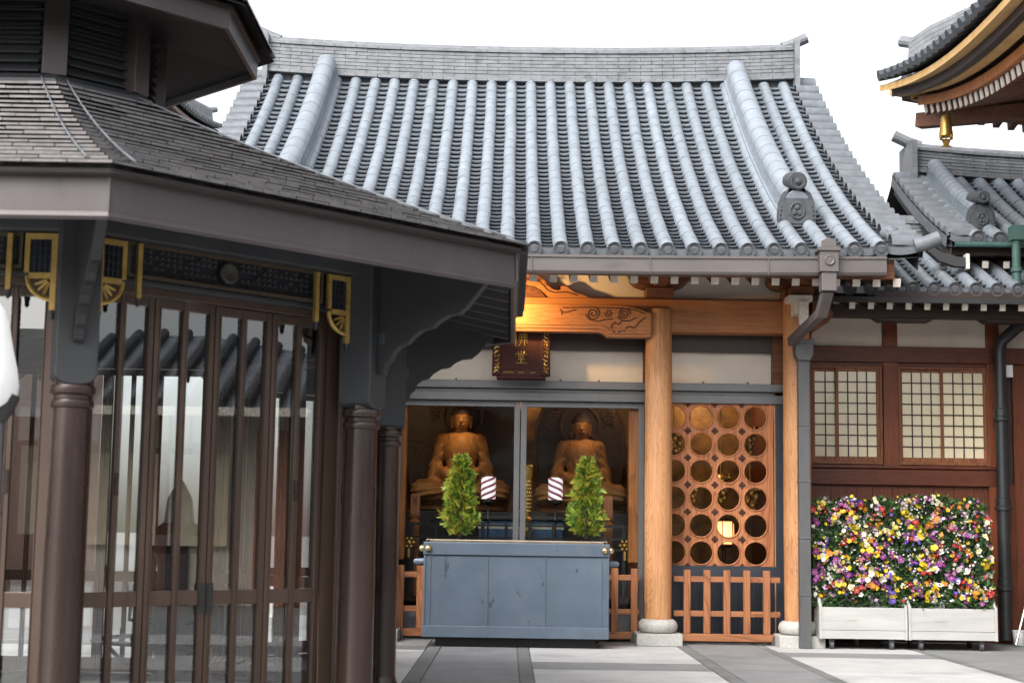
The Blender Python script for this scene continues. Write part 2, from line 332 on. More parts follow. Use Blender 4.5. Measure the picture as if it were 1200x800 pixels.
# ------------------------------------------------------------------ tiled roofs
def tiled_roof(root, cx, half, ye, ze, yr, s0, s1, nrow_half, pitch, lift=.06, r=.077, ncourse=40, verge=True, descend=None, ridge_h=.5, ridge_half=None,
               ridge_lift=.1, layers=8, detail=1, dsc=1.0, eave_disc=True, tmat='tile', back=True, oni_end=17.2):
    """gabled roof, eave line along X at y=ye facing -Y, ridge at y=yr"""
    U = yr-ye; cc = (s1-s0)/(2*U)
    def zf(y): u = y-ye; return ze + s0*u + cc*u*u
    def nrm(y):
        s = s0+2*cc*(y-ye); n = Vector((0,-s,1)); return n.normalized()
    def zl(x, y): return lift*min(1.3, abs(x-cx)/half)**3 * max(0, 1-(y-ye)/U*.5)
    def P(x, y, h=0):
        n = nrm(y); return Vector((x, y+n.y*h, zf(y)+zl(x,y)+n.z*h))
    ys = [ye+U*(i/ncourse) for i in range(ncourse+1)]
    rowsX = [cx+k*pitch for k in range(-nrow_half, nrow_half+1)]
    # deck under the tiles
    d = MB(); xs = [cx-half+2*half*i/12 for i in range(13)]
    for i in range(12):
        for j in range(0, ncourse, 4):
            a, b2 = ys[j], ys[min(j+4,ncourse)]
            d.face([P(xs[i],a,-.02),P(xs[i+1],a,-.02),P(xs[i+1],b2,-.02),P(xs[i],b2,-.02)])
            d.face([P(xs[i],b2,-.10),P(xs[i+1],b2,-.10),P(xs[i+1],a,-.10),P(xs[i],a,-.10)])
    if back:
        d.mi = 0
        for j in range(0, ncourse, 4):
            a, b2 = ys[j], ys[min(j+4,ncourse)]
            q = [Vector((cx-half, 2*yr-a, zf(a))), Vector((cx+half, 2*yr-a, zf(a))), Vector((cx+half, 2*yr-b2, zf(b2))), Vector((cx-half, 2*yr-b2, zf(b2)))]
            d.face(q)
    for sx in (-1, 1):          # gable end boards
        x = cx+sx*(half-.03)
        poly = [P(x, y, -.02) for y in ys[::4]]; low = [P(x, y, -.24) for y in ys[::4]]
        for i in range(len(poly)-1): d.face([poly[i], poly[i+1], low[i+1], low[i]])
    d.build('roof_deck', M['tile_dk'], root, recalc=False)
    # pan tiles
    p = MB(); edges = [cx-half]+rowsX+[cx+half]
    for k in range(len(edges)-1):
        xa, xb = edges[k], edges[k+1]
        if xb-xa < .03: continue
        sg = 6 if detail else 3
        for j in range(ncourse):
            y0, y1 = ys[j], ys[j+1]+U/ncourse*.15
            if y1 > yr: y1 = yr
            vs = []; jit = rnd.uniform(-.002,.002)
            for yy, h in ((y0, .046+jit), (y1, .004)):
                for q in range(sg+1):
                    t = q/sg; sag = -.042*(1-(2*t-1)**2)
                    vs.append(P(xa+(xb-xa)*t, yy, h+sag+.02))
            for q in range(sg+1):
                t = q/sg; sag = -.042*(1-(2*t-1)**2); vs.append(P(xa+(xb-xa)*t, y0+.004, .046+jit+sag+.003))
            for q in range(sg+1):
                t = q/sg; sag = -.042*(1-(2*t-1)**2); vs.append(P(xa+(xb-xa)*t, y0+.05, .018+jit+sag+.003))
            fs = []; n = sg+1
            for q in range(sg): fs.append((q, q+1, n+q+1, n+q)); fs.append((2*n+q, 2*n+q+1, q+1, q)); fs.append((3*n+q, 3*n+q+1, 2*n+q+1, 2*n+q))
            p.raw(vs, fs)
            if j == 0 and detail:      # eave lip of the pan tile
                vs = []; 
                for q in range(sg+1):
                    t = q/sg; sag = -.042*(1-(2*t-1)**2)
                    vs += [P(xa+(xb-xa)*t, y0-.012, .055+sag), P(xa+(xb-xa)*t, y0-.012, -.02+sag)]
                p.raw(vs, [(2*q, 2*q+1, 2*q+3, 2*q+2) for q in range(sg)])
    p.build('pan_tiles', M['tile_pan'], root, smooth=35, recalc=False)
    # cover tile rows
    ntile = max(6, round(U*1.15/.29)); na = 9 if detail else 6
    for k, x in enumerate(rowsX):
        if descend and abs(abs(x-cx)-descend) < pitch*.3: pass
        m = MB(); vs = []; fs = []; idx = 0
        for j in range(ntile):
            y0 = ye-.015+(U+.015)*j/ntile; y1 = ye-.015+(U+.015)*(j+1)/ntile
            jx = rnd.uniform(-.004,.004); jr = rnd.uniform(-.002,.002)
            for yy, rr in ((y0, r+.0015+jr*.5), (y1-.003, r-.001+jr*.5), (y1-.003, r-.006), (y1, r-.006)):
                n = nrm(min(yy,yr)); c = P(x+jx, min(yy,yr), .012); sgn = Vector((1,0,0))
                for q in range(na):
                    a = R(-12)+ (math.pi+R(24))*q/(na-1)
                    vs.append(c + sgn*rr*math.cos(a) + n*rr*math.sin(a))
                idx += 1
        for i in range(idx-1):
            for q in range(na-1): fs.append((i*na+q, i*na+q+1, (i+1)*na+q+1, (i+1)*na+q))
        m.raw(vs, fs); row = m.build('cover_tile_row', M[tmat], root, smooth=40, recalc=False)
        if eave_disc:
            e = MB(); n = nrm(ye); c = P(x, ye-.02, .004); fy = Vector((0,-1,0))
            def disc(rr, dy, rr2, dy2, nn=18):
                vv = []
                for q in range(nn):
                    a = 2*math.pi*q/nn; vv.append(c+Vector((rr*math.cos(a), dy, rr*math.sin(a))))
                for q in range(nn):
                    a = 2*math.pi*q/nn; vv.append(c+Vector((rr2*math.cos(a), dy2, rr2*math.sin(a))))
                e.raw(vv, [(q, (q+1)%nn, nn+(q+1)%nn, nn+q) for q in range(nn)])
            disc(r+.004, .05, r+.004, -.012); disc(r+.004, -.012, r-.012, -.012); disc(r-.012, -.012, r-.016, .0); disc(r-.016, .0, r*.45, .0)
            disc(r*.45, .0, r*.42, -.009); disc(r*.42, -.009, .001, -.009)
            for q in range(10):
                a = 2*math.pi*q/10; cc2 = c+Vector((math.cos(a)*r*.62, -.002, math.sin(a)*r*.62)); e.ball(cc2, r*.075, 6)
            e.build('round_end_tile', M['tile_dk'], row, smooth=40, recalc=False)
    # verge tiles across the gable edge
    if verge:
        nv = round(U*1.12/.265)
        for sx in (-1, 1):
            m = MB(); xa = cx+sx*(half-.30); xb = cx+sx*(half+.02)
            for j in range(nv):
                yy = ye+.05+(U-.05)*(j+.5)/nv; rr = .088; n = nrm(yy); tdir = Vector((0,n.z,-n.y)); vs = []
                for xx in (xa, xb):
                    c = P(xx, yy, .01+(.02 if xx == xa else 0))
                    for q in range(8):
                        a = math.pi*q/7; vs.append(c + tdir*rr*math.cos(a)*1.15 + n*rr*math.sin(a))
                fs = [(q, q+1, 9+q, 8+q) for q in range(7)] + [tuple(range(8,16))]
                m.raw(vs, fs)
                c = P(xb, yy, -.02)
                m.raw([c+tdir*.13+n*.05, c-tdir*.13+n*.05, c-tdir*.13-n*.10, c+tdir*.13-n*.10], [(0,1,2,3)])
            m.build('verge_tile_course', M['tile_verge'], root, smooth=40, recalc=False)
    # main ridge of stacked flat tiles
    rh = ridge_half or half-.28; zb = zf(yr)-.10; ridge_h = ridge_h+.10; layers = layers+2
    def rl(x): return ridge_lift*(abs(x-cx)/rh)**2.2
    m = MB(); th = (ridge_h-.06)/layers
    for L in range(layers):
        wd = .24-.004*L; o2 = .012 if L % 2 else 0
        if L in (0, layers-1): wd += .025
        seg = .30; nseg = round(2*rh/seg); sh = (L % 2)*.5
        for i in range(-1 if sh else 0, nseg):
            x0 = cx-rh+2*rh*(i+sh)/nseg; x1 = cx-rh+2*rh*(i+1+sh)/nseg
            x0 = max(x0, cx-rh); x1 = min(x1, cx+rh); mg = .003
            za0 = zb+L*th+rl(x0); za1 = zb+L*th+rl(x1); jy = rnd.uniform(-.004,.004)
            vs = []
            for (xx, zz) in ((x0+mg, za0), (x1-mg, za1)):
                for yy in (yr-wd-jy, yr+wd):
                    vs += [(xx, yy, zz), (xx, yy, zz+th-.009)]
            m.raw(vs, [(0,4,5,1),(1,5,7,3),(2,3,7,6),(0,2,6,4),(0,1,3,2),(4,6,7,5)])
    m.mi = 1
    for i in range(20):
        x0 = cx-rh+2*rh*i/20; x1 = cx-rh+2*rh*(i+1)/20
        vs = []
        for xx in (x0, x1):
            for yy in (yr-.165, yr+.165): vs += [(xx, yy, zb-.12+rl(xx)), (xx, yy, zb+ridge_h-.06+rl(xx))]
        m.raw(vs, [(0,4,5,1),(1,5,7,3),(2,3,7,6),(0,2,6,4)])
    m.build('ridge', [M['tile_ridge'], M['mortar']], root)
    m = MB(); pth = [Vector((cx-rh+2*rh*i/24, yr, zb+ridge_h-.045+rl(cx-rh+2*rh*i/24))) for i in range(25)]
    m.tube(pth, .085, 10); m.build('ridge_cap_tile', M['tile_ridge'], root, smooth=40)
    for sx in (-1, 1):
        x = cx+sx*rh; z0 = zb+rl(x)
        m = MB(); m.box(min(x,x+sx*.07), max(x,x+sx*.07), yr-.33, yr+.33, z0-.14, z0+ridge_h+.0)
        m.tube([(x-sx*.12, yr, z0+ridge_h-.01), (x+sx*.05, yr, z0+ridge_h+.05), (x+sx*.22, yr, z0+ridge_h+.13)], .075, 12)
        m.build('ridge_end_tile', M['tile_ridge'], root, smooth=30)
    # descending ridges with an ogre-plate at the foot
    if descend:
        for sx in (-1, 1):
            x = cx+sx*descend; m = MB()
            yy = [oni_end+(yr-.18-oni_end)*i/22 for i in range(23)]
            ww = .135*dsc
            for L, (wd, h0, h1) in enumerate([(a*1.0,b2*dsc,c2*dsc) for a,b2,c2 in ((ww+.025,.02,.115),(ww,.125,.155),(ww-.004,.163,.193),(ww-.008,.201,.231),(ww-.012,.239,.27))]):
                vs = []; fs = []
                for y in yy:
                    for dx, h in ((-wd,h0),(-wd,h1),(wd,h1),(wd,h0)): vs.append(P(x+dx, y, h))
                for i in range(22):
                    for q in range(3): fs.append((i*4+q, i*4+q+1, i*4+5+q, i*4+4+q))
                fs.append((0,1,2,3)); m.raw(vs, fs)
            m.mi = 1; vs = []; fs = []
            for y in yy:
                for dx, h in ((-ww+.03,0),(-ww+.03,.27*dsc),(ww-.03,.27*dsc),(ww-.03,0)): vs.append(P(x+dx, y, h))
            for i in range(22):
                for q in range(3): fs.append((i*4+q, i*4+q+1, i*4+5+q, i*4+4+q))
            m.raw(vs, fs)
            m.mi = 0; vs = []; fs = []; na2 = 9; c2 = 0
            for i in range(15):
                y0 = oni_end-.03+(yr-.1-oni_end)*i/15; y1 = oni_end-.03+(yr-.1-oni_end)*(i+1)/15
                for y, rr in ((y0,.132*dsc),(y1-.004,.129*dsc),(y1-.004,.122*dsc),(y1,.122*dsc)):
                    n = nrm(y); c = P(x, y, .262*dsc)
                    for q in range(na2):
                        a = math.pi*q/(na2-1); vs.append(c+Vector((rr*math.cos(a),0,0))+n*rr*math.sin(a)*.95)
                    c2 += 1
            for i in range(c2-1):
                for q in range(na2-1): fs.append((i*na2+q, i*na2+q+1, (i+1)*na2+q+1, (i+1)*na2+q))
            fs.append(tuple(range(na2))); fs.append(tuple((c2-1)*na2+q for q in range(na2-1,-1,-1)))
            m.raw(vs, fs)
            dr = m.build('descending_ridge', [M[tmat], M['mortar']], root, smooth=40, recalc=False)
            o = MB(); b0 = P(x, oni_end-.10, .0); bx, by, bz = b0
            arch = [(u*dsc,v*dsc*1.24) for u,v in [(-.20,0),(.20,0),(.205,.10),(.19,.22),(.15,.30),(.08,.335),(-.08,.335),(-.15,.30),(-.19,.22),(-.205,.10)]]
            o.prism(arch, lambda u,v,s: (bx+u, by-.05+.10*s, bz+v))
            arch2 = [(u*.82, .03+v*.84) for u, v in arch]
            o.prism(arch2, lambda u,v,s: (bx+u, by-.062+.02*s, bz+v))
            for q in range(22):
                t = q/21*math.pi*1.1-.157; o.ball((bx+math.cos(t)*.182*dsc, by-.055, bz+dsc*(.08+max(-.03,math.sin(t)*.30))), .013, 6)
            ring = [(bx+.075*dsc*math.cos(a), by-.07, bz+dsc*(.17+.085*math.sin(a))) for a in [2*math.pi*i/16 for i in range(17)]]
            o.tube(ring, .012, 6, False)
            for q in range(3):
                a = math.pi/2+q*2*math.pi/3; o.ball((bx+.036*dsc*math.cos(a), by-.072, bz+dsc*(.17+.04*math.sin(a))), .03*dsc, 8, 1, .5, 1)
            o.tube([(bx, by-.13, bz+.48*dsc), (bx, by+.3, bz+.58*dsc)], .098*dsc, 14)
            ring = [(bx+.075*dsc*math.cos(a), by-.135, bz+dsc*(.48+.075*math.sin(a))) for a in [2*math.pi*i/16 for i in range(17)]]
            o.tube(ring, .010, 6, False); o.ball((bx, by-.135, bz+.48*dsc), .035*dsc, 8, 1, .4, 1)
            o.box(bx-.09*dsc, bx+.09*dsc, by-.05, by+.1, bz+.37*dsc, bz+.42*dsc)
            o.build('ogre_plate', M['tile_dk'], dr, smooth=35)
    return P, zf

# ------------------------------------------------------------------ the hall
hall = thing('temple_hall', 'main hall with ribbed grey tile roof, bare cypress pillars and two glass doors', 'temple hall', (.1, 17.3, 0))
HC = .1
P_main, z_main = tiled_roof(hall, .21, 3.95, 15.8, 4.03, 21.6, .41, .785, 13, .2708, lift=.07, ncourse=42, descend=2.843, ridge_h=.43, ridge_half=3.66, ridge_lift=.10, layers=7, oni_end=16.88)
# corner sleeve tiles where verge meets eave
for sx in (-1, 1):
    m = MB(); x = .21+sx*3.86; p0 = P_main(x, 15.78, .03)
    m.tube([p0, p0+Vector((sx*.12,-.02,.03)), p0+Vector((sx*.24,-.03,.08))], .075, 12)
    m.build('corner_sleeve_tile', M['tile_verge'], hall, smooth=40)
    m = MB(); m.ball(P_main(.21+sx*3.72, 16.25, .05), .11, 12, 1, 1.1, .8); m.build('corner_cap_tile', M['tile_verge'], hall, smooth=60)
# gable fill
m = MB()
for sx in (-1, 1):
    x = .21+sx*3.35
    pts = [(x, 17.5, 3.7)] + [(x, y, z_main(y)-.15) for y in (17.5,18.5,19.5,20.5,21.6)] + [(x, 2*21.6-y, z_main(y)-.15) for y in (20.5,19.5,18.5,17.5)] + [(x, 25.7, 3.7)]
    m.face(pts)
m.build('gable_wall', M['plaster'], hall, recalc=False)
# pillars
def pillar(x, y, ztop):
    m = MB(); m.lathe([(.146,.27),(.15,.5),(.152,1.6),(.148,3.0),(.143,ztop-.03),(.13,ztop)], (x,y,0), 28)
    p = m.build('pillar', M['hinoki'], hall, smooth=50)
    b = MB(); b.box(x-.245, x+.245, y-.245, y+.245, -.005, .125)
    b.lathe([(.15,.125),(.19,.135),(.212,.17),(.216,.205),(.20,.245),(.17,.268),(.13,.272)], (x,y,0), 28)
    b.build('plinth', M['stone'], p, smooth=35, bev=.008)
for x in (-2.94,-1.42,1.62,3.14): pillar(x, 17.3, 3.64 if abs(x-.1) < 2 else 3.80)
# upper beam
m = MB(); m.box(-3.04, 3.24, 17.30+.02, 17.58, 3.40, 3.765); m.build('head_beam', M['hinoki_x'], hall, bev=.012)
# carved rainbow beam over the centre bay
m = MB(); xa, xb = -1.32, 1.52
def rb(x):
    t = abs(x-HC)/1.42; return 3.365 - (.05 if t > .64 else 0) - (.018 if .60 < t <= .64 else 0)
xs = [xa+(xb-xa)*i/60 for i in range(61)]
top = lambda x: 3.66 - .09*max(0,(abs(x-HC)/1.42-.72)/.28)**2
for (yf, yb, lo, hi) in ((17.14, 17.31, lambda x: rb(x)+.035, top), (17.155, 17.31, rb, lambda x: rb(x)+.034), (17.127, 17.15, lambda x: rb(x)+.07, lambda x: rb(x)+.082)):
    vs = []; fs = []
    for x in xs: vs += [(x,yf,lo(x)),(x,yf,hi(x)),(x,yb,hi(x)),(x,yb,lo(x))]
    for i in range(60):
        for q in range(4): fs.append((i*4+q, i*4+(q+1)%4, i*4+4+(q+1)%4, i*4+4+q))
    fs += [(0,1,2,3),(243,242,241,240)]; m.raw(vs, fs)
beam = m.build('rainbow_beam', M['hinoki_x'], hall)
c = None
def spiral(cx, cz, r0, turns, a0, sgn=1, n=36):
    return [(cx+(r0*(1-i/n*.85))*math.cos(a0+sgn*turns*2*math.pi*i/n), 17.139, cz+(r0*(1-i/n*.85))*math.sin(a0+sgn*turns*2*math.pi*i/n)) for i in range(n+1)]
for sx in (-1, 1):
    X = lambda px: HC + sx*(px)       # distance from centre
    c = MB()
    def cv(pts): c.tube([(X(u),17.139,v) for u,v in pts], .007, 6)
    cv([(.42,3.61),(.44,3.575),(.50,3.575),(.56,3.60),(.60,3.605)]); cv([(.44,3.55),(.435,3.60)])
    c.tube(spiral(X(.78), 3.565, .075, 2.0, math.pi/2, -sx), .007, 6); c.tube(spiral(X(.95), 3.575, .045, 1.5, math.pi, sx), .006, 6); c.tube(spiral(X(1.12), 3.565, .068, 2.0, 0, sx), .007, 6)
    cv([(.70,3.55),(.74,3.50),(.83,3.48),(.92,3.50),(1.0,3.51)]); cv([(1.05,3.53),(1.10,3.49),(1.18,3.49),(1.26,3.53)])
    cv([(1.02,3.36),(.985,3.40),(.985,3.44),(1.02,3.47),(1.06,3.45),(1.09,3.48)])
    cv([(1.06,3.36),(1.10,3.39),(1.13,3.37),(1.15,3.42),(1.20,3.43),(1.23,3.41),(1.27,3.45),(1.30,3.49),(1.36,3.53)])
    cv([(.45,3.625),(.8,3.635),(1.1,3.628),(1.25,3.61),(1.36,3.57)])
    c.build('scroll_carving', M['carve'], beam, recalc=False)
# frog-leg strut
m = MB()
half_p = [(0,4.02),(.17,4.01),(.21,3.99),(.26,3.95),(.29,3.90),(.34,3.86),(.40,3.845),(.44,3.86),(.425,3.885),(.45,3.90),(.50,3.89),(.54,3.86),(.58,3.83),(.65,3.81),(.72,3.785),(.76,3.767)]
outline = [(HC+u, v) for u, v in half_p] + [(HC-u, v) for u, v in reversed(half_p[1:])]
outline = outline[::-1]
m.prism([(HC+.30,3.767)]+[(HC+u,v) for u,v in half_p[::-1]]+[(HC-u,v) for u,v in half_p[1:]]+[(HC-.30,3.767),(HC-.27,3.80),(HC-.21,3.85),(HC-.15,3.89),(HC,3.91),(HC+.15,3.89),(HC+.21,3.85),(HC+.27,3.80)], lambda u,v,s: (u, 17.33+.14*s, v))
m.mi = 1; m.prism([(HC-.27,3.768),(HC+.27,3.768),(HC+.2,3.85),(HC+.14,3.885),(HC,3.905),(HC-.14,3.885),(HC-.2,3.85)], lambda u,v,s: (u, 17.36+.06*s, v))
st = m.build('frog_leg_strut', [M['hinoki_x'], M['hinoki_dk']], hall)
c = MB()
for sx in (-1,1):
    c.tube([(HC+sx*u,17.328,v) for u,v in [(.06,3.965),(.18,3.955),(.24,3.90),(.28,3.85),(.36,3.82),(.5,3.83),(.62,3.795)]], .007, 6)
    for a, b2 in ((.05,3.85),(.12,3.82),(.19,3.80)): c.tube(spiral(HC+sx*a, b2, .028, 1.2, 0)[::3], .006, 5)
c.build('strut_carving', M['carve'], st, recalc=False)
m = MB(); m.box(-3.04, 3.24, 17.50, 17.62, 3.766, 4.34); m.build('frieze_plaster', M['plaster'], hall)
# boat brackets on the pillars
def bracket(x, white=False):
    m = MB(); m.mi = 0
    m.box(x-.15, x+.15, 17.14, 17.5, 3.768, 3.87)
    poly = [(x-.32,4.00),(x+.32,4.00),(x+.32,3.95),(x+.27,3.905),(x+.18,3.875),(x-.18,3.875),(x-.27,3.905),(x-.32,3.95)]
    m.prism(poly, lambda u,v,s: (u, 17.18+.26*s, v))
    m.box(x-.07, x+.07, 16.55, 17.18, 3.88, 4.0)
    if white:
        m.mi = 1
        m.box(x-.09, x+.02, 16.90, 17.13, 3.56, 3.76); m.box(x-.16, x+.10, 16.86, 17.13, 3.70, 3.765)
        m.box(x-.05, x+.05, 16.84, 16.9, 3.44, 3.70); m.mi = 0
        m.box(x-.12, x+.12, 16.9, 17.28, 3.78, 3.87)
        m.prism([(x+.16,3.76),(x+.34,3.72),(x+.40,3.62),(x+.34,3.52),(x+.22,3.44),(x+.16,3.40)], lambda u,v,s: (u, 17.22+.14*s, v))
    m.build('bracket', [M['hinoki_dk'], M['gofun']], hall, bev=.006)
for x in (-2.94,-1.42,1.62,3.14): bracket(x, abs(x) > 2)
# rafters
pr = MB(); pr.box(-.037,.037, 0, .004, -.037,.037)
def rafter(x):
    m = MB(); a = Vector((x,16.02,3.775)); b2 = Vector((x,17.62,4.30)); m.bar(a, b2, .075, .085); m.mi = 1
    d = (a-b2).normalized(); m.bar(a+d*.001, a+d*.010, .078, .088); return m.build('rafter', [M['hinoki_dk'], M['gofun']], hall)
r0 = rafter(-3.32)
for i in range(1, 36):
    r = r0.copy(); COL.objects.link(r); r.parent = hall; r.location.x = r0.location.x + i*.2075
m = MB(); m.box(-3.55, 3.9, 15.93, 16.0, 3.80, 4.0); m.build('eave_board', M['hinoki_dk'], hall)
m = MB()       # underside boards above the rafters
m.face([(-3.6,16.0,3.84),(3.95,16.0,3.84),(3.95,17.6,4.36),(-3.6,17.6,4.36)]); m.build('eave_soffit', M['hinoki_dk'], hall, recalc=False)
# gutter
m = MB(); prof = [(15.80,3.955),(15.72,3.965),(15.70,3.96),(15.70,3.935),(15.715,3.93),(15.715,3.80),(15.73,3.775),(15.84,3.775),(15.86,3.80),(15.86,3.955)]
xs = [-3.4+i*(7.17/6) for i in range(7)]
for i in range(6): m.prism([(u,v) for u,v in prof], lambda u,v,s,i=i: (xs[i]+.004 if s == 0 else xs[i+1], u, v + .03*(abs((xs[i] if s == 0 else xs[i+1])-.2)/3.6)**2))
for x in xs[1:-1]: m.box(x-.004, x+.004, 15.694, 15.70, 3.785, 3.955)
m.build('gutter', M['guttermetal'], hall)
# rain hopper and downpipe
m = MB(); hx = 3.17
m.box(hx-.095, hx+.095, 15.60, 15.80, 3.81, 4.04); m.box(hx-.115, hx+.115, 15.58, 15.82, 4.02, 4.06)
m.prism([(hx-.075,4.06),(hx+.075,4.06),(hx+.07,4.13),(hx,4.16),(hx-.07,4.13)], lambda u,v,s: (u, 15.60+.05*s, v))
m.lathe([(.0,0),(.055,.0),(.055,.012),(.045,.02),(.03,.012),(0,.014)], (hx,15.60,3.925), 16, Matrix.Rotation(R(90),3,'X'))
m.box(hx-.075, hx+.075, 15.62, 15.78, 3.62, 3.81); 
m.bar((hx,15.70,3.64), (hx-.02,15.95,3.42), .11, .10); m.bar((hx-.02,15.93,3.44), (hx-.15,16.95,3.26), .085, .09)
m.build('rain_hopper', M['guttermetal'], hall, bev=.008)
m = MB(); dx = 3.155; dy = 16.99
m.box(dx-.06, dx+.06, dy-.05, dy+.05, 0.0, 3.10)
m.prism([(dx-.10,3.27),(dx+.10,3.27),(dx+.095,3.12),(dx+.06,3.06),(dx-.06,3.06),(dx-.095,3.12)], lambda u,v,s: (u, dy-.09+.18*s, v))
m.box(dx-.115, dx+.115, dy-.1, dy+.1, 3.24, 3.29)
for z in (.55,1.15,1.75,2.35): m.box(dx-.066, dx+.066, dy-.056, dy+.056, z, z+.02)
m.build('downpipe', M['pipe'], hall, bev=.006)
# recessed front wall: dark rail, plaster, posts
m = MB(); m.box(-2.94, 3.14, 17.64, 17.86, 3.22, 3.42); m.build('wall_rail', M['darkwood'], hall)
m = MB(); m.box(-2.94, 3.14, 17.74, 17.84, 2.86, 3.22); m.build('wall_plaster', M['plaster'], hall)
for x in (-2.85,-1.36,1.53,3.02):
    m = MB(); m.box(x-.07, x+.07, 17.66, 17.86, .0, 3.4) if abs(x) > 2 else m.box(x-.05, x+.05, 17.68, 17.86, 2.86, 3.24)
    m.build('wall_post', M['hinoki_dk'] if abs(x) < 2 else M['hinoki'], hall, bev=.005)
m = MB(); m.box(2.93,3.07,17.62,17.86,2.86,3.42); m.build('corner_post', M['hinoki_dk'], hall)
# metal door header
m = MB(); m.box(-2.96, 3.08, 17.60, 17.84, 2.775, 2.862); m.box(-2.96, 3.08, 17.66, 17.84, 2.735, 2.775); m.box(-2.96, 3.08, 17.62, 17.84, 2.64, 2.735)
for x in (-.95,-.62,-.08,.55,.98,2.15,2.65): m.box(x-.012,x+.012,17.61,17.63,2.862,2.885)
m.build('door_header', M['frame'], hall, bev=.006)
# sliding glass doors
def gdoor(xa, xb, y):
    m = MB(); st_ = .065
    m.box(xa, xa+st_, y, y+.045, .08, 2.64); m.box(xb-st_, xb, y, y+.045, .08, 2.64)
    m.box(xa+st_, xb-st_, y+.002, y+.043, 2.575, 2.64); m.box(xa+st_, xb-st_, y+.002, y+.043, .08, .30)
    dd = m.build('glass_door', M['frame'], hall, bev=.004)
    q = MB(); q.face([(xa+st_-.005,y+.022,.30),(xb-st_+.005,y+.022,.30),(xb-st_+.005,y+.022,2.58),(xa+st_-.005,y+.022,2.58)]); q.build('door_glass', M['glass'], dd, recalc=False)
gdoor(-1.29, .105, 17.70); gdoor(.115, 1.50, 17.70)
for x in (-1.235, 1.40):
    m = MB(); m.box(x-.065, x+.065, 17.78, 17.98, .86, 2.62); m.build('door_jamb', M['orangewood'], hall, bev=.005)
# lattice screens with round openings
def lattice(xc):
    fr = MB(); x0, x1 = xc-.75, xc+.75
    fr.box(x0, x0+.07, 17.64, 17.72, .03, 2.64); fr.box(x1-.115, x1, 17.64, 17.72, .03, 2.64); fr.box(x0+.07, x1-.115, 17.642, 17.718, .70, .84)
    fr.mi = 1; fr.box(x0+.07, x1-.115, 17.67, 17.70, .03, .70)
    for i in range(26):
        xx = x0+.09+i*.05; fr.box(xx, xx+.02, 17.655, 17.67, .05, .69)
    f = fr.build('lattice_screen', [M['navyframe'], M['navy']], hall)
    L = MB(); nx, nz = 4, 6; px = .303; pz = .300; xs0 = xc+.60-.303*3.0; lx0 = xs0-.17; 
    xs_ = [xc-.495+ .303*i for i in range(4)]; zs_ = [.982+.3005*j for j in range(6)]
    yf, yb = 17.665, 17.70; n = 32; rr = .126
    for cx in xs_:
        for cz in zs_:
            sq = []; ci = []; ci2 = []
            for q in range(n):
                a = 2*math.pi*q/n; ca, sa = math.cos(a), math.sin(a); k = 1/max(abs(ca),abs(sa))
                sq.append((cx+ca*k*.1515, yf, cz+sa*k*.15025)); ci.append((cx+rr*ca, yf, cz+rr*sa)); ci2.append((cx+rr*ca, yb, cz+rr*sa))
            vs = sq+ci+ci2; L.raw(vs, [(q,(q+1)%n,n+(q+1)%n,n+q) for q in range(n)]+[(n+q,n+(q+1)%n,2*n+(q+1)%n,2*n+q) for q in range(n)])
            ring = [(cx+(rr+.006)*math.cos(2*math.pi*q/24), yf-.003, cz+(rr+.006)*math.sin(2*math.pi*q/24)) for q in range(25)]
            L.tube(ring, .010, 6, False)
    xa_, xb_, za_, zb_ = xs_[0]-.1515, xs_[-1]+.1515, zs_[0]-.15025, zs_[-1]+.15025
    L.box(xb_, xb_+.045, yf-.015, yb, za_-.02, zb_+.02); L.box(xa_-.045, xa_, yf-.015, yb, za_-.02, zb_+.02)
    L.box(xa_, xb_, yf-.013, yb, zb_, zb_+.022); L.box(xa_, xb_, yf-.013, yb, za_-.022, za_)
    lo = L.build('round_lattice', M['lattice'], f, smooth=30, recalc=False)
    for i in range(5):
        for j in range(7):
            cx = xs_[0]-.1515+.303*i; cz = za_+.3005*j
            if i in (0,4) : continue
            k = MB()
            for q in range(4):
                a = math.pi/2*q; k.ball((cx+.022*math.cos(a), yf-.006, cz+.022*math.sin(a)), .018, 6, 1, .4, 1)
            k.ball((cx, yf-.010, cz), .012, 6)
            k.build('rosette_stud', M['carve'], lo, smooth=60, recalc=False)
    q = MB(); q.face([(xa_,17.69,za_),(xb_,17.69,za_),(xb_,17.69,zb_),(xa_,17.69,zb_)]); q.build('screen_glass', M['glass'], f, recalc=False)
lattice(2.325); lattice(-2.125)
# interior shell
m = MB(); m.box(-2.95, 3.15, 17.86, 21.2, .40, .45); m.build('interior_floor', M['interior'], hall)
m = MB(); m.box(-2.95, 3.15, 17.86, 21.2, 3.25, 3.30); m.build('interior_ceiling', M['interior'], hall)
m = MB(); m.box(-2.95, 3.15, 20.65, 20.75, .45, 3.25); m.build('interior_wall', M['goldwall'], hall)
m = MB(); m.box(-3.04,-2.95,17.5,25.6,0,3.8); m.box(3.15,3.24,17.5,25.6,0,3.8); m.box(-2.95,3.15,25.5,25.6,0,3.8); m.build('outer_wall', M['redwood'], hall)
for x in (-1.52, 1.72):
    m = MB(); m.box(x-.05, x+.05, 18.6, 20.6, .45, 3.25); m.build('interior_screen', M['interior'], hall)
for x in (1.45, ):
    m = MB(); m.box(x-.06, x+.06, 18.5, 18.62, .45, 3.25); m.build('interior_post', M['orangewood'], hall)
m = MB(); m.box(-1.5, 1.7, 19.0, 20.5, .45, 1.42); m.build('altar_platform', M['black'], hall, bev=.01)

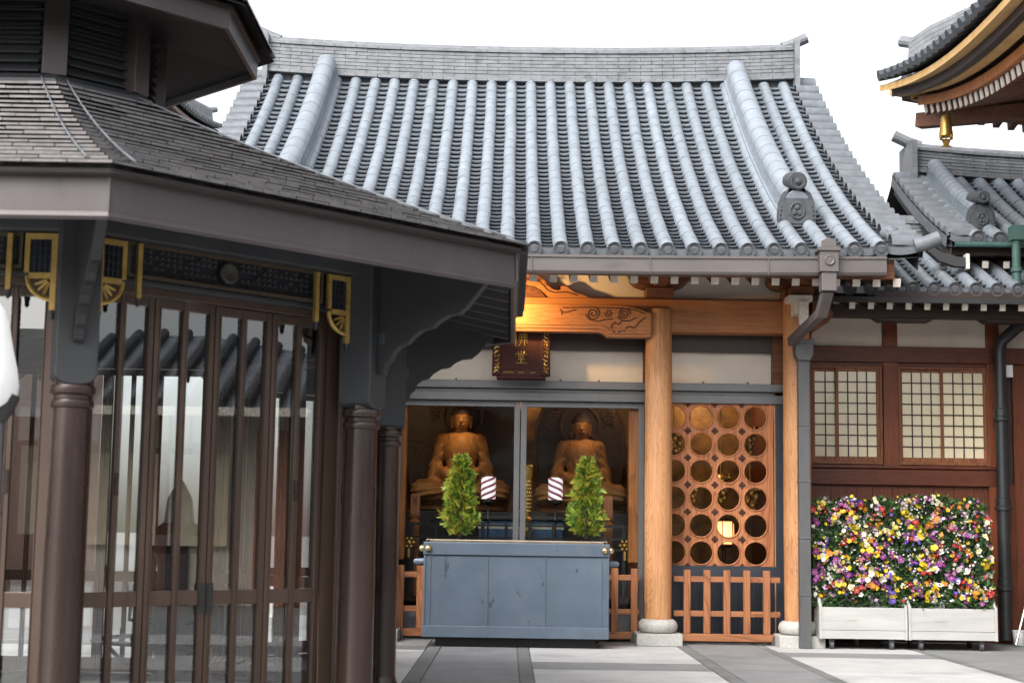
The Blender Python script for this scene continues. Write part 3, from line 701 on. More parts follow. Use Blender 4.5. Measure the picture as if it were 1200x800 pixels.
# ------------------------------------------------------------------ SDF bodies (statues)
def surface_net(f, lo, hi, h):
    nx, ny, nz = [int(math.ceil((b-a)/h))+1 for a, b in zip(lo, hi)]
    X, Y, Z = np.meshgrid(lo[0]+h*np.arange(nx), lo[1]+h*np.arange(ny), lo[2]+h*np.arange(nz), indexing='ij')
    D = f(X, Y, Z); S = D < 0
    cs = [(i,j,k) for i in (0,1) for j in (0,1) for k in (0,1)]
    sl = lambda A,i,j,k: A[i:nx-1+i, j:ny-1+j, k:nz-1+k]
    cnt = sum(sl(S,*c).astype(int) for c in cs); act = (cnt > 0) & (cnt < 8)
    acc = np.zeros(act.shape+(3,)); num = np.zeros(act.shape)
    for a in range(8):
        for b in range(a+1, 8):
            ca, cb = np.array(cs[a]), np.array(cs[b])
            if np.abs(ca-cb).sum() != 1: continue
            da, db = sl(D,*cs[a]), sl(D,*cs[b]); cr = (da < 0) != (db < 0)
            t = np.where(cr, da/np.where(cr, da-db, 1), 0)
            for ax in range(3): acc[..., ax] += np.where(cr, ca[ax]+(cb[ax]-ca[ax])*t, 0)
            num += cr
    ids = -np.ones(act.shape, int); idx = np.argwhere(act); ids[act] = np.arange(len(idx))
    pos = (idx + acc[act]/num[act][:, None])*h + np.array(lo)
    faces = []
    for ax in range(3):
        o1, o2 = [(1,2),(2,0),(0,1)][ax]
        A = np.moveaxis(S, ax, 0); fl = A[:-1] != A[1:]; fl = np.moveaxis(fl, 0, ax)
        e = np.argwhere(fl)
        ok = (e[:,o1] > 0) & (e[:,o2] > 0) & (e[:,o1] < act.shape[o1]) & (e[:,o2] < act.shape[o2]); e = e[ok]
        u1 = np.zeros(3,int); u1[o1] = 1; u2 = np.zeros(3,int); u2[o2] = 1
        q = np.stack([ids[tuple((e-d).T)] for d in (u1+u2, u2, 0*u1, u1)], 1)
        flip = S[tuple(e.T)]; q = np.where(flip[:,None], q, q[:, ::-1]); faces.append(q)
    return pos, np.concatenate(faces)
def ell(X,Y,Z,c,r):
    x,y,z = (X-c[0])/r[0], (Y-c[1])/r[1], (Z-c[2])/r[2]; k = np.sqrt(x*x+y*y+z*z); return (k-1)*min(r)
def cap(X,Y,Z,a,b,ra,rb):
    a = np.array(a); b = np.array(b); d = b-a; L = d@d
    t = np.clip(((X-a[0])*d[0]+(Y-a[1])*d[1]+(Z-a[2])*d[2])/L, 0, 1)
    return np.sqrt((X-a[0]-t*d[0])**2+(Y-a[1]-t*d[1])**2+(Z-a[2]-t*d[2])**2) - (ra+(rb-ra)*t)
def smin(a, b, k):
    h = np.clip(.5+.5*(b-a)/k, 0, 1); return b+(a-b)*h - k*h*(1-h)
def buddha_field(robe_open=True, crown=0):
    def f(X, Y, Z):
        d = ell(X,Y,Z,(0,-.08,.075),(.50,.33,.10))
        for s in (-1,1):
            d = smin(d, cap(X,Y,Z,(s*.12,.0,.14),(s*.45,-.18,.12),.13,.105), .05)
            d = smin(d, cap(X,Y,Z,(s*.45,-.18,.11),(-s*.10,-.33,.10+.03*(s>0)),.095,.065), .03)
        fold = .007*np.sin(Z*95+np.abs(X)*16)*(Z < .24)
        d = d + fold
        Xf = X; X = X/.84
        t = cap(X,Y,Z,(0,.02,.16),(0,.02,.60),.20,.185)
        t = smin(t, ell(X,Y,Z,(0,-.02,.56),(.235,.15,.18)), .08)
        t = smin(t, cap(X,Y,Z,(-.21,.03,.685),(.21,.03,.685),.085,.085), .07)
        t = smin(t, ell(X,Y,Z,(0,-.09,.36),(.17,.13,.14)), .06)
        for s in (-1,1):
            a = cap(X,Y,Z,(s*.265,.03,.67),(s*.345,.0,.36),.088,.08); a = smin(a, cap(X,Y,Z,(s*.345,.0,.36),(s*.09,-.27,.25),.072,.05), .04)
            a = smin(a, cap(X,Y,Z,(s*.36,-.02,.36),(s*.40,-.10,.12),.07,.08), .06)
            a = a + .006*np.sin(Z*60+Y*40+X*s*30)
            t = smin(t, a, .035)
            t = smin(t, cap(X,Y,Z,(s*.15,-.06,.73),(s*.07,-.205,.42),.022,.02), .015)
        t = t + .004*np.sin((Z+np.abs(X)*1.6)*80)*(np.abs(X) > .11)*(Z < .75)
        X = Xf
        d = smin(d, t, .04)
        d = smin(d, ell(X,Y,Z,(0,-.27,.235),(.12,.07,.035)), .02)
        d = smin(d, cap(X,Y,Z,(0,.005,.70),(0,-.01,.84),.072,.06), .03)
        hd = ell(X,Y,Z,(0,-.02,.925),(.102,.112,.132)); hd = smin(hd, ell(X,Y,Z,(0,-.06,.845),(.05,.045,.04)), .04)
        hr = ell(X,Y,Z,(0,.005,.985),(.126,.126,.088))
        hd = smin(hd, hr, .012)
        hd = smin(hd, ell(X,Y,Z,(0,.02,1.055),(.085,.085,.066)), .025)
        hd = smin(hd, cap(X,Y,Z,(0,-.122,.95),(0,-.142,.898),.010,.017), .012)
        hd = smin(hd, ell(X,Y,Z,(0,-.127,.862),(.028,.012,.008)), .008)
        for s in (-1,1):
            hd = smin(hd, cap(X,Y,Z,(s*.02,-.125,.955),(s*.07,-.105,.958),.008,.006), .01)
            hd = np.maximum(hd, -ell(X,Y,Z,(s*.042,-.133,.937),(.026,.016,.009)))
            hd = smin(hd, cap(X,Y,Z,(s*.022,-.119,.930),(s*.062,-.104,.931),.008,.007), .005)
            hd = smin(hd, cap(X,Y,Z,(s*.108,.0,.95),(s*.104,-.005,.835),.022,.014), .006)
        hd = hd + np.where(Z > .975, .004*np.sin(X*190)*np.sin(Y*190)*np.sin(Z*190), 0)
        return smin(d, hd, .02)
    return f
pos, fcs = surface_net(buddha_field(), (-.62,-.48,-.05), (.62,.3,1.18), .0095)
bme = bpy.data.meshes.new('statue_body'); bme.from_pydata([tuple(p) for p in pos], [], [tuple(int(i) for i in q) for q in fcs])
bme.materials.append(M['statue']); bme.materials.append(M['statue_hair'])
for p in bme.polygons:
    p.use_smooth = True; c = p.center
    if c.z > .968 and (c.z > .985 or c.y > -.105): p.material_index = 1
def buddha(name, label, loc, sc, mand_w, mand_h):
    r = thing(name, label, 'statue', loc)
    b = bpy.data.objects.new('body', bme); COL.objects.link(b); b.parent = r; b.scale = (sc,)*3; b.location = (0,0,.14)
    m = MB()
    x,y,z = loc
    m.lathe([(.50,0),(.56,.02),(.56,.05),(.50,.07),(.54,.10),(.60,.14),(.55,.15),(.0,.15)], loc, 40, None, .72)
    m.build('lotus_base', M['mandorla_rim'], r, smooth=30)
    # boat-shaped halo
    n = 40; pts = []
    for i in range(n+1):
        t = i/n; hw = mand_w*math.sin(min(1,.18+.82*t**.8)*math.pi)**.62 if t < 1 else 0
        pts.append((hw, mand_h*t))
    pts = [(mand_w*(.75+.25*math.sin(t*math.pi*.9)) if t < .55 else mand_w*max(0,(1-((t-.55)/.45)**2.0))**.75*(.75+.25*math.sin(.55*math.pi*.9)), mand_h*t) for t in [i/n for i in range(n+1)]]
    poly = [(p[0],p[1]) for p in pts] + [(-p[0],p[1]) for p in reversed(pts[:-1])]
    h = MB(); h.prism(poly, lambda u,v,s: (x+u, y+.42+.05*s-.10*(v/mand_h)**2, z+v))
    ho = h.build('halo', M['mandorla'], r)
    k = MB(); k.tube([(x+u, y+.41-.10*(v/mand_h)**2, z+v) for u,v in poly], .022, 6, False)
    k.tube([(x+.24*math.cos(a), y+.335, z+1.12*sc+.24*math.sin(a)) for a in [2*math.pi*i/28 for i in range(29)]], .014, 6, False)
    k.tube([(x+.33*math.cos(a), y+.36, z+.62*sc+.42*math.sin(a)) for a in [2*math.pi*i/28 for i in range(29)]], .018, 6, False)
    for i in range(26):
        a = 2*math.pi*i/26; k.ball((x+.29*math.cos(a), y+.35, z+.62*sc+.38*math.sin(a)), .028, 6)
    for i in range(24):
        a = math.pi*i/23; rr = .30; k.tube([(x+rr*math.cos(a), y+.335, z+1.12*sc+rr*math.sin(a)), (x+(rr+.08)*math.cos(a+.12), y+.33, z+1.12*sc+(rr+.08)*math.sin(a+.12)), (x+(rr+.13)*math.cos(a-.02), y+.335, z+1.12*sc+(rr+.13)*math.sin(a-.02))], .012, 5)
    k.build('halo_carving', M['mandorla_rim'], ho, smooth=50)
    return r
buddha('buddha_statue', 'larger gilt seated buddha behind the left glass door, warm light on its chest', (-.61,19.55,1.42), 1.07, .74, 2.0)
b2 = buddha('buddha_statue', 'gilt seated buddha behind the right glass door, in dimmer light', (.875,19.55,1.40), 1.01, .56, 1.75)
WARM = (1.0,.62,.28)
for i, (x, e) in enumerate(((-.61,25),(.875,12))):
    spot('statue_lamp', (x+.10,19.0,3.22), (x,19.42,2.2), e*1.0, WARM, 34, 1.0, .05)
point('hall_lamp', (1.35,19.2,2.95), 5, WARM); point('hall_lamp', (-1.25,18.6,2.7), 4, WARM); point('hall_lamp', (.15,20.4,3.0), 3, WARM); point('hall_lamp', (2.5,20.0,2.9), 9, WARM)

# ------------------------------------------------------------------ things inside and before the hall
def rail():
    r = thing('altar_railing', 'black lacquered altar railing with gilt fittings behind the glass doors', 'railing', (.1,18.05,.45))
    m = MB()
    for z in (.98,1.10,1.24): m.box(-1.15,1.35,18.02,18.06,z,z+.025)
    for i in range(10): x = -1.1+i*.2667; m.box(x-.02,x+.02,18.015,18.065,.45,1.28)
    m.build('rail', M['black'], r)
    m = MB()
    for x in (-1.13,1.31):
        for a in range(6): m.ball((x+.05*math.cos(a*1.047),18.0,1.045+.05*math.sin(a*1.047)), .022, 6, 1,.5,1)
        m.ball((x,17.995,1.045),.03,8,1,.5,1); m.box(x-.012,x+.012,17.99,18.0,.88,.98)
    m.build('gilt_fitting', M['gold'], r, smooth=50)
rail()
t = thing('altar_table', 'altar table draped in blue brocade with a pale band, between the two statues', 'altar', (.1,18.5,.45))
m = MB(); m.box(-.35,.62,18.35,18.75,.45,1.32); m.build('cloth', M['bluecloth'], t, bev=.01)
m = MB(); m.box(-.36,.63,18.34,18.76,1.215,1.27); m.build('cloth_band', M['palecloth'], t)
m = MB(); m.box(-.40,.67,18.30,18.80,1.32,1.36); m.build('table_top', M['black'], t, bev=.006)
# striped lanterns
def stripes():
    m, nt, b, out = newmat('lantern_stripes')
    v = coords(nt, (1,1,1)); sp = N(nt, 'ShaderNodeSeparateXYZ'); nt.links.new(v, sp.inputs[0])
    at = N(nt, 'ShaderNodeMath', operation='ARCTAN2'); nt.links.new(sp.outputs['Y'], at.inputs[0]); nt.links.new(sp.outputs['X'], at.inputs[1])
    m1 = N(nt, 'ShaderNodeMath', operation='MULTIPLY'); m1.inputs[1].default_value = 3/(2*math.pi); nt.links.new(at.outputs[0], m1.inputs[0])
    m2 = N(nt, 'ShaderNodeMath', operation='MULTIPLY'); m2.inputs[1].default_value = 14; nt.links.new(sp.outputs['Z'], m2.inputs[0])
    ad = N(nt, 'ShaderNodeMath', operation='ADD'); nt.links.new(m1.outputs[0], ad.inputs[0]); nt.links.new(m2.outputs[0], ad.inputs[1])
    fr = N(nt, 'ShaderNodeMath', operation='FRACT'); nt.links.new(ad.outputs[0], fr.inputs[0])
    gt = N(nt, 'ShaderNodeMath', operation='GREATER_THAN'); gt.inputs[1].default_value = .42; nt.links.new(fr.outputs[0], gt.inputs[0])
    c = ramp(nt, gt.outputs[0], [(0, (.16,.035,.08)), (1, (.85,.80,.78))]); nt.links.new(c, b.inputs['Base Color']); nt.links.new(c, b.inputs['Emission Color'])
    b.inputs['Emission Strength'].default_value = .28; return m
M['stripes'] = stripes()
def striped(loc, label, flip):
    t = thing('striped_lantern', label, 'lantern', loc, 'striped lanterns before the statues')
    m = MB(); m.lathe([(.078,0),(.084,.02),(.084,.24),(.078,.255),(0,.255)], (0,0,0), 24); o = m.build('shade', M['stripes'], None, smooth=40); o.parent = t; o.location = (0,0,.55); 
    if flip: o.scale = (-1,1,1)
    x,y,z = loc; s_ = MB(); s_.lathe([(.07,0),(.075,.02),(.02,.05),(.012,.07),(.012,.30),(.022,.32),(.012,.34),(.012,.47),(.05,.50),(.085,.52),(.085,.55),(0,.55)], loc, 14); s_.build('stand', M['black'], t, smooth=40)
striped((-.245,18.2,1.0), 'purple and white diagonally striped lantern on a black stand beside the left statue', True)
striped((.525,18.2,1.0), 'purple and white diagonally striped lantern on a black stand beside the right statue', False)
for x in (-.245,.525):
    pass
# gilt hanging ornament beside the door meeting stile
t = thing('gilt_candlestick', 'tall gilt candlestick right of the meeting stiles of the glass doors', 'candlestick', (.185,18.25,.45))
m = MB(); m.lathe([(.10,.45),(.10,.5),(.06,.55),(.045,.9),(.07,1.16),(.09,1.2),(.085,1.22),(.05,1.25),(.055,1.30),(.08,1.33),(.05,1.36),(.055,1.40),(.06,1.78),(.075,1.82),(.085,1.93),(.07,1.95),(0,1.95)], (.185,18.25,0), 16)
for i in range(12):
    for j in range(9):
        a = 2*math.pi*(i+.5*(j%2))/12; m.ball((.185+.06*math.cos(a),18.25+.06*math.sin(a),1.42+.042*j), .014, 5)
m.build('stem', M['gold'], t, smooth=40)
# small wooden tablets
for x, y, lab in ((-1.08,18.2,'upright wooden tablet on a turned foot left of the larger statue'), (1.13,18.2,'upright wooden tablet on a turned foot right of the right statue')):
    t = thing('wooden_tablet', lab, 'tablet', (x,y,1.1), 'wooden tablets on the altar railing')
    m = MB(); m.box(x-.055,x+.055,y-.02,y+.02,1.36,1.60); m.build('board', M['fencewood'], t, bev=.006)
    m = MB(); m.lathe([(.06,1.26),(.07,1.28),(.04,1.31),(.065,1.34),(.065,1.36),(0,1.36)], (x,y,0), 14); m.box(x-.05,x+.05,y-.04,y+.04,.45,1.26); m.build('foot', M['fencewood'], t, smooth=40)
    if x < 0:
        m = MB()
        for zz, segs in ((1.535, (((-.02,0),(.02,0)),((0,.02),(0,-.02)),((-.02,-.02),(.02,-.018)))), (1.48, (((-.018,.012),(.018,.012)),((-.01,.02),(-.012,-.02)),((.012,.018),(.01,-.02))))):
            for (a0,b0),(a1,b1) in segs: m.tube([(x+a0,y-.021,zz+b0),(x+a1,y-.021,zz+b1)], .004, 5)
        m.build('brush_mark', M['carve'], t)
# paper lantern behind the lattice
t = thing('paper_lantern', 'lit orange paper lantern on a stand behind the round lattice', 'lantern', (2.47,18.3,.45))
m = MB(); m.lathe([(.09,1.07),(.115,1.10),(.12,1.2),(.115,1.31),(.09,1.34)], (2.47,18.3,0), 20); m.build('shade', M['paper'], t, smooth=50)
m = MB()
for i in range(6):
    a = i*math.pi/3+.3; m.tube([(2.47+.122*math.cos(a),18.3+.122*math.sin(a),1.08),(2.47+.127*math.cos(a),18.3+.127*math.sin(a),1.2),(2.47+.122*math.cos(a),18.3+.122*math.sin(a),1.33)], .007, 5)
m.lathe([(.10,1.04),(.11,1.07),(.10,1.08),(0,1.08)], (2.47,18.3,0), 16); m.lathe([(.10,1.335),(.11,1.345),(.09,1.37),(0,1.37)], (2.47,18.3,0), 16)
m.lathe([(.12,.45),(.1,.5),(.02,.55),(.02,1.04)], (2.47,18.3,0), 12); m.build('frame', M['black'], t, smooth=40)
point('lantern_glow', (2.47,18.1,1.22), 1.2, (1,.5,.2), .1)
# gilt vessels behind the lattice
for i, (x, y, z, s_) in enumerate(((2.12,18.6,1.78,1.3),(2.80,18.7,2.42,1.6),(2.80,18.5,1.72,1.5),(2.50,18.8,1.86,1.5),(1.90,18.4,2.32,1.5))):
    labs = ['hanging gilt ornament behind the left part of the round lattice','hanging gilt ornament behind the upper right openings of the lattice','hanging gilt ornament behind the right openings halfway down the lattice','hanging gilt ornament behind the middle of the round lattice','hanging gilt ornament behind the opening beside the pillar']
    t = thing('gilt_ornament', labs[i], 'ornament', (x,y,z), 'gilt ornaments behind the lattice')
    m = MB()
    for k in range(16):
        a = k*2.4; m.ball((x+.07*s_*math.cos(a)*(1-k/22), y+.07*s_*math.sin(a)*(1-k/22), z-.012*k*s_), .022*s_, 6, 1,1,1.4)
    m.tube([(x,y,z),(x,y,3.25)], .005, 5); m.lathe([(.0,.03),(.05*s_,.0),(.09*s_,-.03),(.08*s_,-.035),(0,-.01)], (x,y,z+.01), 12)
    m.build('pendant', M['gold'], t, smooth=50)
# cypress bouquets
def bouquet(x, y, label, seed):
    rr = random.Random(seed); t = thing('cypress_bouquet', label, 'plant', (x,y,0), 'cypress bouquets either side of the offering box')
    m = MB(); H = .83; zb = 1.10
    def spray(p, d, L, mi):
        sd_ = d.cross(Vector((rr.uniform(-1,1),rr.uniform(-1,1),rr.uniform(-1,1)))).normalized(); m.mi = mi
        for k in range(5):      # a flat fan of scale-leaf blades
            dd = (d + sd_*(k-2)*.42).normalized(); s2 = dd.cross(d.cross(sd_)).normalized(); b0 = p + d*L*.12*k
            l2 = L*rr.uniform(.6,1.1); wd = l2*.11
            m.face([b0 - s2*wd*.5, b0 + dd*l2*.5 - s2*wd, b0 + dd*l2, b0 + dd*l2*.5 + s2*wd])
    lob = [(rr.uniform(0,6.28), rr.uniform(.1,.8), rr.uniform(.82,1.16)) for _ in range(26)]
    for i in range(1350):
        u = rr.random()**.85; z = zb+.03+H*u
        a = rr.uniform(0,2*math.pi); k_ = min(lob, key=lambda l: abs((a-l[0]+math.pi)%(2*math.pi)-math.pi)*.6+abs(u-l[1])*3)
        prof = (.20*(min(1,(u+.05)/.26))**.75*(1-u)**.62+.010)*k_[2]
        rad = prof*math.sqrt(rr.uniform(.15,1))
        p = Vector((x+rad*math.cos(a), y+rad*math.sin(a), z)); d = Vector((math.cos(a)*.75, math.sin(a)*.75, .75+rr.uniform(-.6,.5))).normalized()
        q = rr.random(); warm = (k_[0]*7.3 % 1)
        mi = 2 if q < .06+.22*(warm > .7) else (0 if q < .72 else 1)
        spray(p, d, rr.uniform(.035,.085), mi)
    for i in range(70):     # loose sprigs that stick out
        u = rr.uniform(.05,.95); z = zb+.03+H*u; a = rr.uniform(0,2*math.pi); prof = .195*(min(1,(u+.05)/.26))**.75*(1-u)**.62+.012
        spray(Vector((x+prof*math.cos(a), y+prof*math.sin(a), z)), Vector((math.cos(a), math.sin(a), rr.uniform(.1,1.3))).normalized(), rr.uniform(.05,.085), rr.choice((0,0,2)))
    m.build('foliage', [M['leaf_a'], M['leaf_b'], M['leaf_c']], t, recalc=False)
    m = MB(); m.tube([(x,y,.9),(x,y,1.2),(x,y,1.75)], .015, 6); m.build('stem', M['darkwood'], t)
    m = MB(); m.lathe([(.06,.78),(.085,.80),(.10,.92),(.075,1.02),(.05,1.07),(.065,1.115),(.06,1.115),(.045,1.07),(0,1.06)], (x,y,0), 18); m.build('vase', M['black'], t, smooth=40)
    m = MB(); m.lathe([(.15,0),(.15,.03),(.04,.06),(.035,.7),(.12,.75),(.12,.78),(0,.78)], (x,y,0), 18); m.build('stand', M['black'], t, smooth=40)
bouquet(-.535, 17.40, 'cone of yellow-green cypress sprigs in a black vase before the larger statue', 3)
bouquet(.845, 17.40, 'cone of green cypress sprigs in a black vase before the right statue', 11)
# name plaque
t = thing('name_plaque', 'dark red lacquer plaque with gilt characters under the carved beam', 'plaque', (.105,17.25,2.9))
T = Matrix.Translation((.105,17.30,3.14)) @ Matrix.Rotation(R(-9),4,'X')
def tb(m, *a): m.box(*a, M=T)
m = MB(); tb(m,-.22,.22,.0,.03,-.20,.42); m.build('board', M['plaque'], t, bev=.004)
m = MB()
for sx in (-1,1): tb(m, *(sorted((sx*.22, sx*.32))), -.02,.04,-.26,.45)
tb(m,-.22,.22,-.02,.04,-.27,-.19); tb(m,-.22,.22,-.02,.04,.40,.46); tb(m,-.27,.27,-.03,.06,-.30,-.27)
fr = m.build('frame', M['plaque'], t, bev=.008)
m = MB(); rr = random.Random(5)
for sx in (-1,1):
    for k in range(15):
        z = -.22+k*.044; pts = [T @ Vector((sx*(.27+.025*math.sin(a+k)+.01*rr.uniform(-1,1)), -.024, z+.018*math.cos(a*1.7+k))) for a in [i*.9 for i in range(6)]]
        m.tube(pts, .005, 5)
    m.tube([T @ Vector((sx*.222,-.004,-.19)), T @ Vector((sx*.222,-.004,.41))], .004, 5)
for x_ in (-.17,-.11,0,.13): m.tube([T @ Vector((x_-.03,-.023,-.232)), T @ Vector((x_,-.024,-.225)), T @ Vector((x_+.03,-.023,-.232))], .006, 5)
m.build('gilt_scroll', M['gold'], fr, smooth=40)
def strokes(m, cx, cz, s_, segs, w_=.010):
    for seg in segs: m.tube([T @ Vector((cx+u*s_, -.006, cz+v*s_)) for u, v in seg], w_, 6)
m = MB()
FO = [[(-.62,.95),(-.72,.6),(-.95,.2)],[(-.72,.55),(-.72,-.95)],[(-.35,.62),(.75,.62),(.75,.25),(-.35,.25),(-.35,-.15),(.85,-.15),(.82,-.45),(.62,-.5)],[(.02,.95),(.02,-.2),(-.12,-.6),(-.4,-.95)],[(.42,.95),(.42,-.95)]]
DO = [[(0,1),(0,.62)],[(-.5,.92),(-.36,.68)],[(.5,.92),(.36,.68)],[(-.85,.3),(-.85,.58),(.85,.58),(.78,.3)],[(-.42,.36),(.42,.36),(.42,.05),(-.42,.05),(-.42,.36)],[(-.55,-.3),(.55,-.3)],[(0,.03),(0,-.85)],[(-.85,-.85),(.85,-.85)]]
strokes(m, 0, .155, .085, FO, .007); strokes(m, 0, -.055, .072, DO, .007)
m.build('gilt_character', M['gold'], t, smooth=40)
# spotlight under the eave, shining on the carved beam
t = thing('eave_spotlight', 'small spotlight shining on the left end of the carved beam', 'spotlight', (-.16,16.65,3.62))
m = MB(); m.tube([(-.22,16.60,3.585),(-.18,16.69,3.598)], .04, 12); m.tube([(-.22,16.60,3.60),(-.22,16.60,3.92)], .01, 6); m.build('housing', M['black'], t, smooth=40)
spot('beam_lamp', (-.16,16.72,3.60), (.28,17.2,3.72), 44, (1.0,.58,.20), 105, .8, .04)

# offering box
bxc, by0, by1 = .08, 16.42, 17.12
t = thing('offering_box', 'blue-grey metal offering box with brass corner knobs before the doors', 'offering box', (bxc,16.77,0))
xa, xb = bxc-.955, bxc+.955
m = MB(); m.box(xa+.012, xb-.012, by0+.012, by1, .10, .93); m.build('body', M['boxblue'], t, bev=.006)
m = MB(); m.box(xa-.002, xb+.002, by0-.004, by1+.01, .10, .215)
m.box(xa, xa+.02, by0, by0+.012, .215, .925); m.box(xb-.02, xb, by0, by0+.012, .215, .925)
for x in (bxc-.295, bxc+.30): m.box(x-.006, x+.006, by0+.002, by0+.012, .215, .925)
for x in (xa+.07, xb-.07): m.box(x-.004, x+.004, by0+.004, by0+.012, .215, .925)
m.build('batten', M['boxtrim'], t, bev=.003)
m = MB(); m.box(xa-.006, xb+.006, by0-.008, by0+.05, .935, 1.065); m.box(xa-.006, xb+.006, by1-.04, by1+.012, .935, 1.065); m.box(xa-.006, xa+.05, by0+.05, by1-.04, .935, 1.065); m.box(xb-.05, xb+.006, by0+.05, by1-.04, .935, 1.065)
m.box(xa+.02, xb-.02, by0+.02, by1-.01, .925, .937)
lid = m.build('rim', M['boxblue'], t, bev=.008)
m = MB(); m.box(xa+.03, xb-.03, by0+.01, by0+.03, 1.066, 1.09); m.box(xa+.03, xb-.03, by1-.03, by1-.01, 1.066, 1.09); m.box(xa+.02,xa+.06,by0+.01,by1-.01,1.066,1.094); m.box(xb-.06,xb-.02,by0+.01,by1-.01,1.066,1.094)
m.build('rim_trim', M['rimgold'], lid, bev=.004)
m = MB()
for i in range(9): y = by0+.08+i*.066; m.box(xa+.05, xb-.05, y, y+.03, 1.02, 1.055)
m.build('slat', M['boxtrim'], t)
for x, y in ((xa+.045,by0-.018),(xb-.045,by0-.018),(xa-.018,by0+.04),(xb+.018,by0+.04)):
    m = MB(); m.ball((x,y,1.0), .036, 14); m.build('brass_knob', M['brass'], t, smooth=60)
for sx in (-1,1):
    x = bxc+sx*.955; m = MB(); m.tube([(x,by0+.2,.86),(x+sx*.09,by0+.2,.86),(x+sx*.09,by0+.5,.86),(x,by0+.5,.86)], .03, 10); m.build('side_handle', M['boxtrim'], t, smooth=40)
m = MB(); m.box(xa+.13, xb-.13, by0+.10, by1-.06, .0, .10); m.build('dark_base', M['rubber'], t)

# wooden fences
def fence(x0, x1, y, label, step=.217):
    t = thing('wooden_fence', label, 'fence', ((x0+x1)/2,y,0), 'low wooden fences between the pillars')
    m = MB(); m.box(x0,x1,y-.035,y+.035,.035,.115); m.build('bottom_rail', M['fencewood_x'], t, bev=.005)
    for z in (.30,.67):
        m = MB(); m.box(x0,x1,y-.02,y+.02,z,z+.06); m.build('rail', M['fencewood_x'], t, bev=.004)
    n = int((x1-x0-.1)/step); o = ((x1-x0)-n*step)/2; first = None
    for i in range(n+1):
        x = x0+o+i*step
        m = MB(); m.box(x-.037,x+.037,y-.032,y+.032,.117,.80); m.build('picket', M['fencewood'], t, bev=.005)
    for x in (x0+.06, x1-.06):
        m = MB(); m.box(x-.04,x+.04,y-.06,y+.06,0,.05); m.box(x-.03,x+.03,y-.05,y-.036,.05,.1); m.build('foot', M['pipe'], t, bev=.004)
fence(1.80, 2.96, 17.40, 'low picket fence under the round lattice, between the two right pillars')
fence(-1.24, 1.44, 17.56, 'low picket fence behind the offering box under the glass doors', .214)
m = MB()

# ------------------------------------------------------------------ side hall on the right
side = thing('side_hall', 'red-brown boarded wing with grid windows, white plaster panels and a low tiled roof', 'temple building', (5.6,18.3,0))
WY = 18.30
m = MB()      # board wall
for i in range(24):
    x = 3.25+i*.235; m.box(x, x+.231, WY+rnd.uniform(0,.006), WY+.08, 0, 1.80) if x < 5.7 else m.box(x, x+.231, WY+rnd.uniform(0,.004), WY+.08, 0, 3.2)
m.build('board_wall', M['redwood'], side)
m = MB(); m.box(3.2, 5.62, WY-.06, WY+.08, 1.78, 1.96); m.box(3.2, 5.62, WY-.075, WY+.08, 1.97, 2.01); m.build('sill_rail', M['redwood_x'], side, bev=.006)
m = MB(); m.box(3.2, 9, WY-.07, WY+.08, 3.20, 3.385); m.box(3.2, 5.62, WY-.03, WY+.08, 3.15, 3.20); m.build('head_rail', M['redwood_x'], side, bev=.006)
m = MB(); m.box(3.2, 9, WY+.0, WY+.1, 3.385, 3.95); m.build('plaster_panel', M['plaster'], side)
for x, wd in ((3.42,.07),(4.405,.085),(5.60,.075),(6.9,.08)):
    m = MB(); m.box(x-wd, x+wd, WY-.05, WY+.1, 0 if x > 5 else 1.97, 3.79); m.build('post', M['redpost'], side, bev=.006)
m = MB(); m.box(3.2,9,WY+.06,WY+.12,1.8,3.3); m.build('inner_wall', M['darkwood'], side)
def window(x0, x1, z0, z1, split, nL, nR, lab=None):
    f = MB(); f.box(x0-.03,x0,WY-.03,WY+.05,z0-.03,z1+.03); f.box(x1,x1+.03,WY-.03,WY+.05,z0-.03,z1+.03); f.box(x0,x1,WY-.028,WY+.05,z1,z1+.03); f.box(x0,x1,WY-.028,WY+.05,z0-.03,z0)
    w_ = f.build('window', M['sash'], side)
    for (a, b_, n, y) in ((x0, split+.02, nL, WY+.02), (split-.03, x1, nR, WY-.015)):
        s_ = MB(); tk = .035
        s_.box(a,a+tk,y,y+.025,z0,z1); s_.box(b_-tk,b_,y,y+.025,z0,z1); s_.box(a+tk,b_-tk,y+.001,y+.024,z1-tk,z1); s_.box(a+tk,b_-tk,y+.001,y+.024,z0,z0+tk+.02)
        sa = s_.build('sash', M['sash'], w_, bev=.003)
        k = MB()
        for i in range(1,n):
            x = a+tk+(b_-a-2*tk)*i/n; k.box(x-.006,x+.006,y+.004,y+.018,z0+tk,z1-tk)
        for j in range(1,8):
            z = z0+tk+.02+(z1-z0-2*tk-.02)*j/8; k.box(a+tk,b_-tk,y+.005,y+.017,z-.006,z+.006)
        k.build('muntin', M['darkwood'], sa)
        q = MB(); q.face([(a+tk,y+.02,z0+tk),(b_-tk,y+.02,z0+tk),(b_-tk,y+.02,z1-tk),(a+tk,y+.02,z1-tk)]); q.build('pane', M['shoji'], sa, recalc=False)
window(3.50, 4.28, 2.05, 3.13, 3.80, 2, 4); window(4.52, 5.52, 2.05, 3.13, 5.02, 4, 4)
